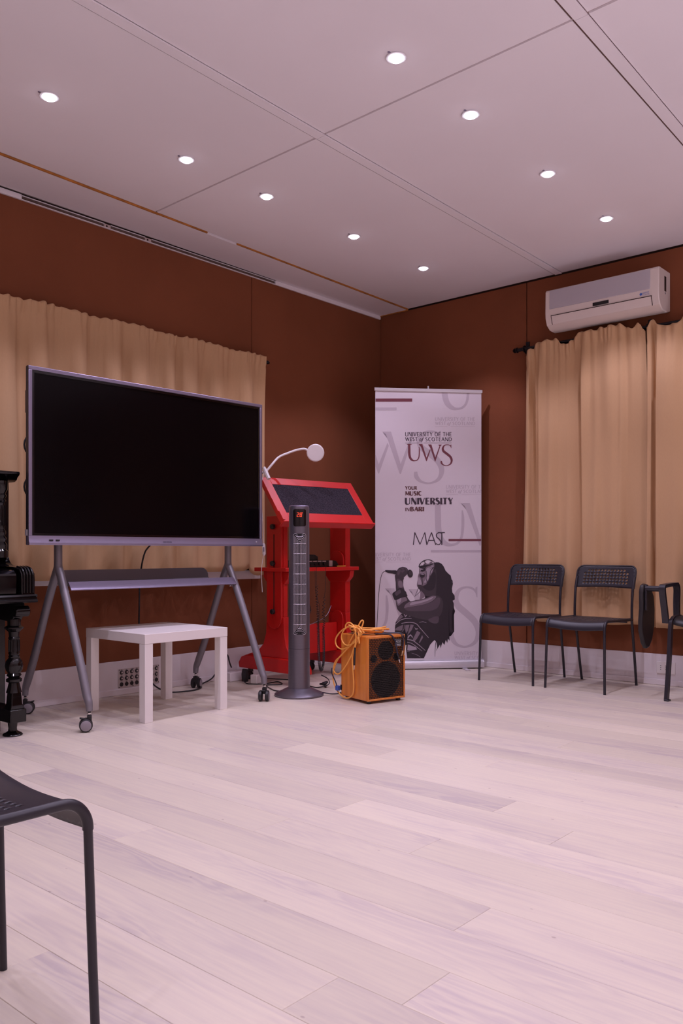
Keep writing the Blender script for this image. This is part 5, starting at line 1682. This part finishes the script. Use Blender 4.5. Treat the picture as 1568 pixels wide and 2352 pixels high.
# ---------------------------------------------------------------- upright piano (right end shows)
pno = thing('upright_piano', 'black lacquered upright piano at the left edge with turned legs', 'piano', (1.27, 4.0, 0))
PX1 = 0.722      # right side of case (local)
YF = -0.130      # case front
obj('case', MB().box(-PX1, PX1, YF + 0.02, 0.215, 0.10, 1.205), 'piano', pno, bevel=0.004)
lid = [(YF - 0.045, 1.236), (YF - 0.050, 1.244), (YF - 0.046, 1.252), (YF - 0.02, 1.256), (0.215, 1.256), (0.215, 1.205), (YF, 1.205), (YF - 0.02, 1.214), (YF - 0.028, 1.226)]
obj('lid', MB().prism(lid, -PX1 - 0.036, PX1 + 0.036, 'x'), 'piano', pno, smooth=30)
for s in (-1, 1):
    xc = s * (PX1 - 0.046)
    c_ = obj('corner_column', MB().lathe([(0.036, 0.84), (0.036, 0.87), (0.028, 0.88), (0.032, 0.90), (0.024, 0.915), (0.030, 0.93), (0.022, 0.945), (0.026, 0.955), (0.026, 0.965), (0.020, 0.975), (0.023, 0.99), (0.023, 1.09), (0.020, 1.10), (0.028, 1.11), (0.022, 1.12),
                                          (0.030, 1.135), (0.024, 1.145), (0.034, 1.165), (0.036, 1.205)], c=(xc, YF - 0.018, 0), seg=20), 'piano', pno, smooth=30)
    obj('pilaster', MB().box(min(s * (PX1 - 0.085), s * PX1), max(s * (PX1 - 0.085), s * PX1), YF - 0.012, YF + 0.0185, 0.8425, 1.204), 'piano', pno, bevel=0.002)
    mbf = MB()
    for k in range(8):
        a = math.pi + math.pi * k / 7
        mbf.tube([(xc + 0.0235 * math.cos(a), YF - 0.018 + 0.0235 * math.sin(a), 0.992), (xc + 0.0235 * math.cos(a), YF - 0.018 + 0.0235 * math.sin(a), 1.088)], 0.0035, 6)
    obj('flute', mbf, 'piano', c_, smooth=50)
    # scrolled cheek: side profile in YZ
    ck = [(YF + 0.02, 0.66), (-0.325, 0.66), (-0.325, 0.735), (-0.322, 0.765), (-0.30, 0.788), (-0.26, 0.795), (-0.215, 0.797), (YF + 0.02, 0.797)]
    xa, xb = (PX1 - 0.032, PX1 + 0.035) if s > 0 else (-PX1 - 0.035, -PX1 + 0.032)
    chk = obj('key_cheek', MB().prism(ck, xa, xb, 'x'), 'piano', pno, bevel=0.004)
    mbf = MB()
    for k in range(4):
        x = xa + 0.012 + k * 0.0145
        mbf.tube(catmull([(x, -0.326, 0.675), (x, -0.326, 0.735), (x, -0.323, 0.766), (x, -0.30, 0.7895), (x, -0.26, 0.797)], 4), 0.0052, 8)
    obj('cheek_bead', mbf, 'piano', chk, smooth=50)
    cs_ = [(YF + 0.0185, 0.798), (-0.215, 0.798), (-0.185, 0.803), (-0.165, 0.811), (-0.150, 0.824), (-0.143, 0.842), (YF + 0.0185, 0.842)]
    obj('cheek_scroll', MB().prism(cs_, min(s * (PX1 - 0.085), s * PX1), max(s * (PX1 - 0.085), s * PX1), 'x'), 'piano', pno, smooth=40)
    # console scroll beneath the keybed and the turned leg
    xl_ = s * (PX1 - 0.022)
    sc = [(-0.28, 0.63), (YF + 0.02, 0.63), (YF + 0.02, 0.545), (-0.245, 0.535), (-0.262, 0.55), (-0.285, 0.575), (-0.292, 0.60)]
    obj('console_scroll', MB().prism(sc, xl_ - 0.022, xl_ + 0.028, 'x'), 'piano', pno, bevel=0.006)
    obj('scroll_knob', MB().disc((xl_ + 0.012, -0.278, 0.588), (1, 0, 0), 0.026, 0.070, 18), 'piano', pno, smooth=40)
    lg = [(0.036, 0.205), (0.030, 0.225), (0.024, 0.25), (0.036, 0.257), (0.036, 0.268), (0.024, 0.276), (0.034, 0.285), (0.028, 0.296), (0.037, 0.310), (0.041, 0.33), (0.037, 0.352), (0.024, 0.368), (0.026, 0.374), (0.022, 0.381), (0.026, 0.388), (0.0245, 0.396),
          (0.0235, 0.455), (0.027, 0.46), (0.023, 0.468), (0.025, 0.49), (0.032, 0.497), (0.044, 0.507), (0.044, 0.512), (0.030, 0.52), (0.030, 0.55)]
    lgo = obj('leg', MB().lathe(lg, c=(xl_, -0.235, 0), seg=24), 'piano', pno, smooth=30)
    mbf = MB()
    for k in range(12):
        a = 2 * math.pi * k / 12
        mbf.tube([(xl_ + 0.0235 * math.cos(a), -0.235 + 0.0235 * math.sin(a), 0.398), (xl_ + 0.0225 * math.cos(a), -0.235 + 0.0225 * math.sin(a), 0.453)], 0.0035, 6)
    obj('flute', mbf, 'piano', lgo, smooth=50)
    blk = MB().box(xl_ - 0.040, xl_ + 0.040, -0.278, YF + 0.06, 0.066, 0.128)
    vs = [(xl_ + a * 0.036, -0.236 + b * 0.038, 0.128) for a, b in ((-1, -1), (1, -1), (1, 1), (-1, 1))] + [(xl_ + a * 0.027, -0.236 + b * 0.028, 0.150) for a, b in ((-1, -1), (1, -1), (1, 1), (-1, 1))]
    vs += [(xl_ + a * 0.025, -0.236 + b * 0.026, 0.185) for a, b in ((-1, -1), (1, -1), (1, 1), (-1, 1))] + [(xl_ + a * 0.022, -0.236 + b * 0.022, 0.215) for a, b in ((-1, -1), (1, -1), (1, 1), (-1, 1))]
    blk.add(vs, [(3, 2, 1, 0), (12, 13, 14, 15)] + [(r * 4 + k, r * 4 + (k + 1) % 4, r * 4 + 4 + (k + 1) % 4, r * 4 + 4 + k) for r in range(3) for k in range(4)])
    obj('leg_block', blk, 'piano', pno, bevel=0.004)
    obj('foot', MB().lathe([(0.044, 0.0), (0.046, 0.004), (0.042, 0.010), (0.030, 0.016), (0.021, 0.022), (0.019, 0.035), (0.022, 0.055), (0.022, 0.067)], c=(xl_, -0.222, 0), seg=24), 'piano', pno, smooth=30)
kb = [(YF + 0.02, 0.630), (-0.335, 0.630), (-0.340, 0.636), (-0.336, 0.645), (-0.330, 0.648), (-0.330, 0.655), (-0.336, 0.660), (-0.332, 0.668), (YF + 0.02, 0.668)]
obj('keybed', MB().prism(kb, -PX1 - 0.041, PX1 + 0.041, 'x'), 'piano', pno, smooth=25)
fbd = [(YF + 0.03, 0.672), (-0.30, 0.672), (-0.305, 0.745), (-0.300, 0.765), (-0.280, 0.780), (-0.24, 0.786), (YF + 0.03, 0.80)]
obj('fallboard', MB().prism(fbd, -PX1 + 0.047, PX1 - 0.047, 'x'), 'piano', pno, smooth=25)
obj('front_panel', MB().box(-PX1 + 0.075, PX1 - 0.075, YF + 0.008, YF + 0.021, 0.86, 1.18), 'piano', pno, bevel=0.004)
mbf = MB()
for z in (0.80, 0.835):
    mbf.tube([(-PX1 + 0.03, YF + 0.012, z), (PX1 - 0.03, YF + 0.012, z)], 0.010, 8)
obj('moulding', mbf, 'piano', pno, smooth=50)
obj('plinth', MB().box(-PX1 + 0.02, PX1 - 0.02, YF + 0.03, 0.21, 0.0, 0.105), 'piano', pno, bevel=0.003)

# ---------------------------------------------------------------- air conditioner
ac = thing('air_conditioner', 'white wall-mounted air conditioner above the right-hand curtains', 'air conditioner', (RIGHT_X - 0.001, 2.355, 2.40))
AY = 0.392
# section in XZ (x out from the wall is negative)
sec = [(0, 0.018), (-0.06, 0.0), (-0.135, 0.004), (-0.178, 0.030), (-0.197, 0.075), (-0.200, 0.11), (-0.196, 0.255), (-0.186, 0.268), (0, 0.270)]
body = obj('housing', MB().prism(sec, -AY, AY, 'y'), 'acwhite', ac, bevel=0.006, segs=2)
lean_ = Matrix.Translation((-0.2012, 0, 0.11)) @ Matrix.Rotation(R_(1.6), 4, 'Y')
obj('front_panel', MB().box(-0.0022, 0.002, -AY + 0.055, AY - 0.035, 0.022, 0.150, lean_), 'acpanel', ac, bevel=0.001, segs=1)
obj('display_window', MB().box(-0.0025, 0.002, -0.065, 0.045, -0.012, 0.010, Matrix.Translation((-0.2012, 0.0, 0.106))), 'panel', ac, bevel=0.001, segs=1)
# flap outline: dark groove round the outlet flap
mb = MB()
gp = [(-0.2015, 0.078), (-0.2005, 0.075), (-0.181, 0.030), (-0.178, 0.028)]
mb.box(-0.2035, -0.198, -AY + 0.045, AY - 0.045, 0.0835, 0.0875)
for yy in (-AY + 0.045, AY - 0.049):
    mb.add([(-0.2025, yy, 0.086), (-0.2025, yy + 0.004, 0.086), (-0.1995, yy + 0.004, 0.072), (-0.1995, yy, 0.072), (-0.1805, yy, 0.0285), (-0.1805, yy + 0.004, 0.0285)], ((0, 1, 2, 3), (3, 2, 5, 4)))
obj('flap_groove', mb, 'backing', ac)
obj('outlet_flap', MB().prism([(-0.2025, 0.083), (-0.2005, 0.072), (-0.1825, 0.031), (-0.176, 0.031), (-0.193, 0.083)], -AY + 0.05, AY - 0.05, 'y'), 'acwhite', ac, smooth=40)
mb = MB()
vs, fs = text_mesh('ENERGY', width=0.042, height=0.009)
mb.add([(-0.2035, -AY + 0.102 - p.x, p.y + 0.108) for p in vs], fs)
vs, fs = text_mesh('INVERTER', width=0.044, height=0.006)
mb.add([(-0.2035, -AY + 0.102 - p.x, p.y + 0.098) for p in vs], fs)
obj('inverter_mark', mb, 'acblue', ac)
obj('inverter_badge', MB().disc((-0.2028, -AY + 0.113, 0.1075), (1, 0, 0), 0.0085, 0.0015, 16), 'acblue', ac)
obj('side_vent', MB().box(-0.105, -0.075, -AY - 0.0015, -AY + 0.002, 0.13, 0.225), 'backing', ac)
obj('side_button', MB().disc((-0.09, -AY - 0.001, 0.118), (0, -1, 0), 0.007, 0.003, 12), 'casterdisc', ac)
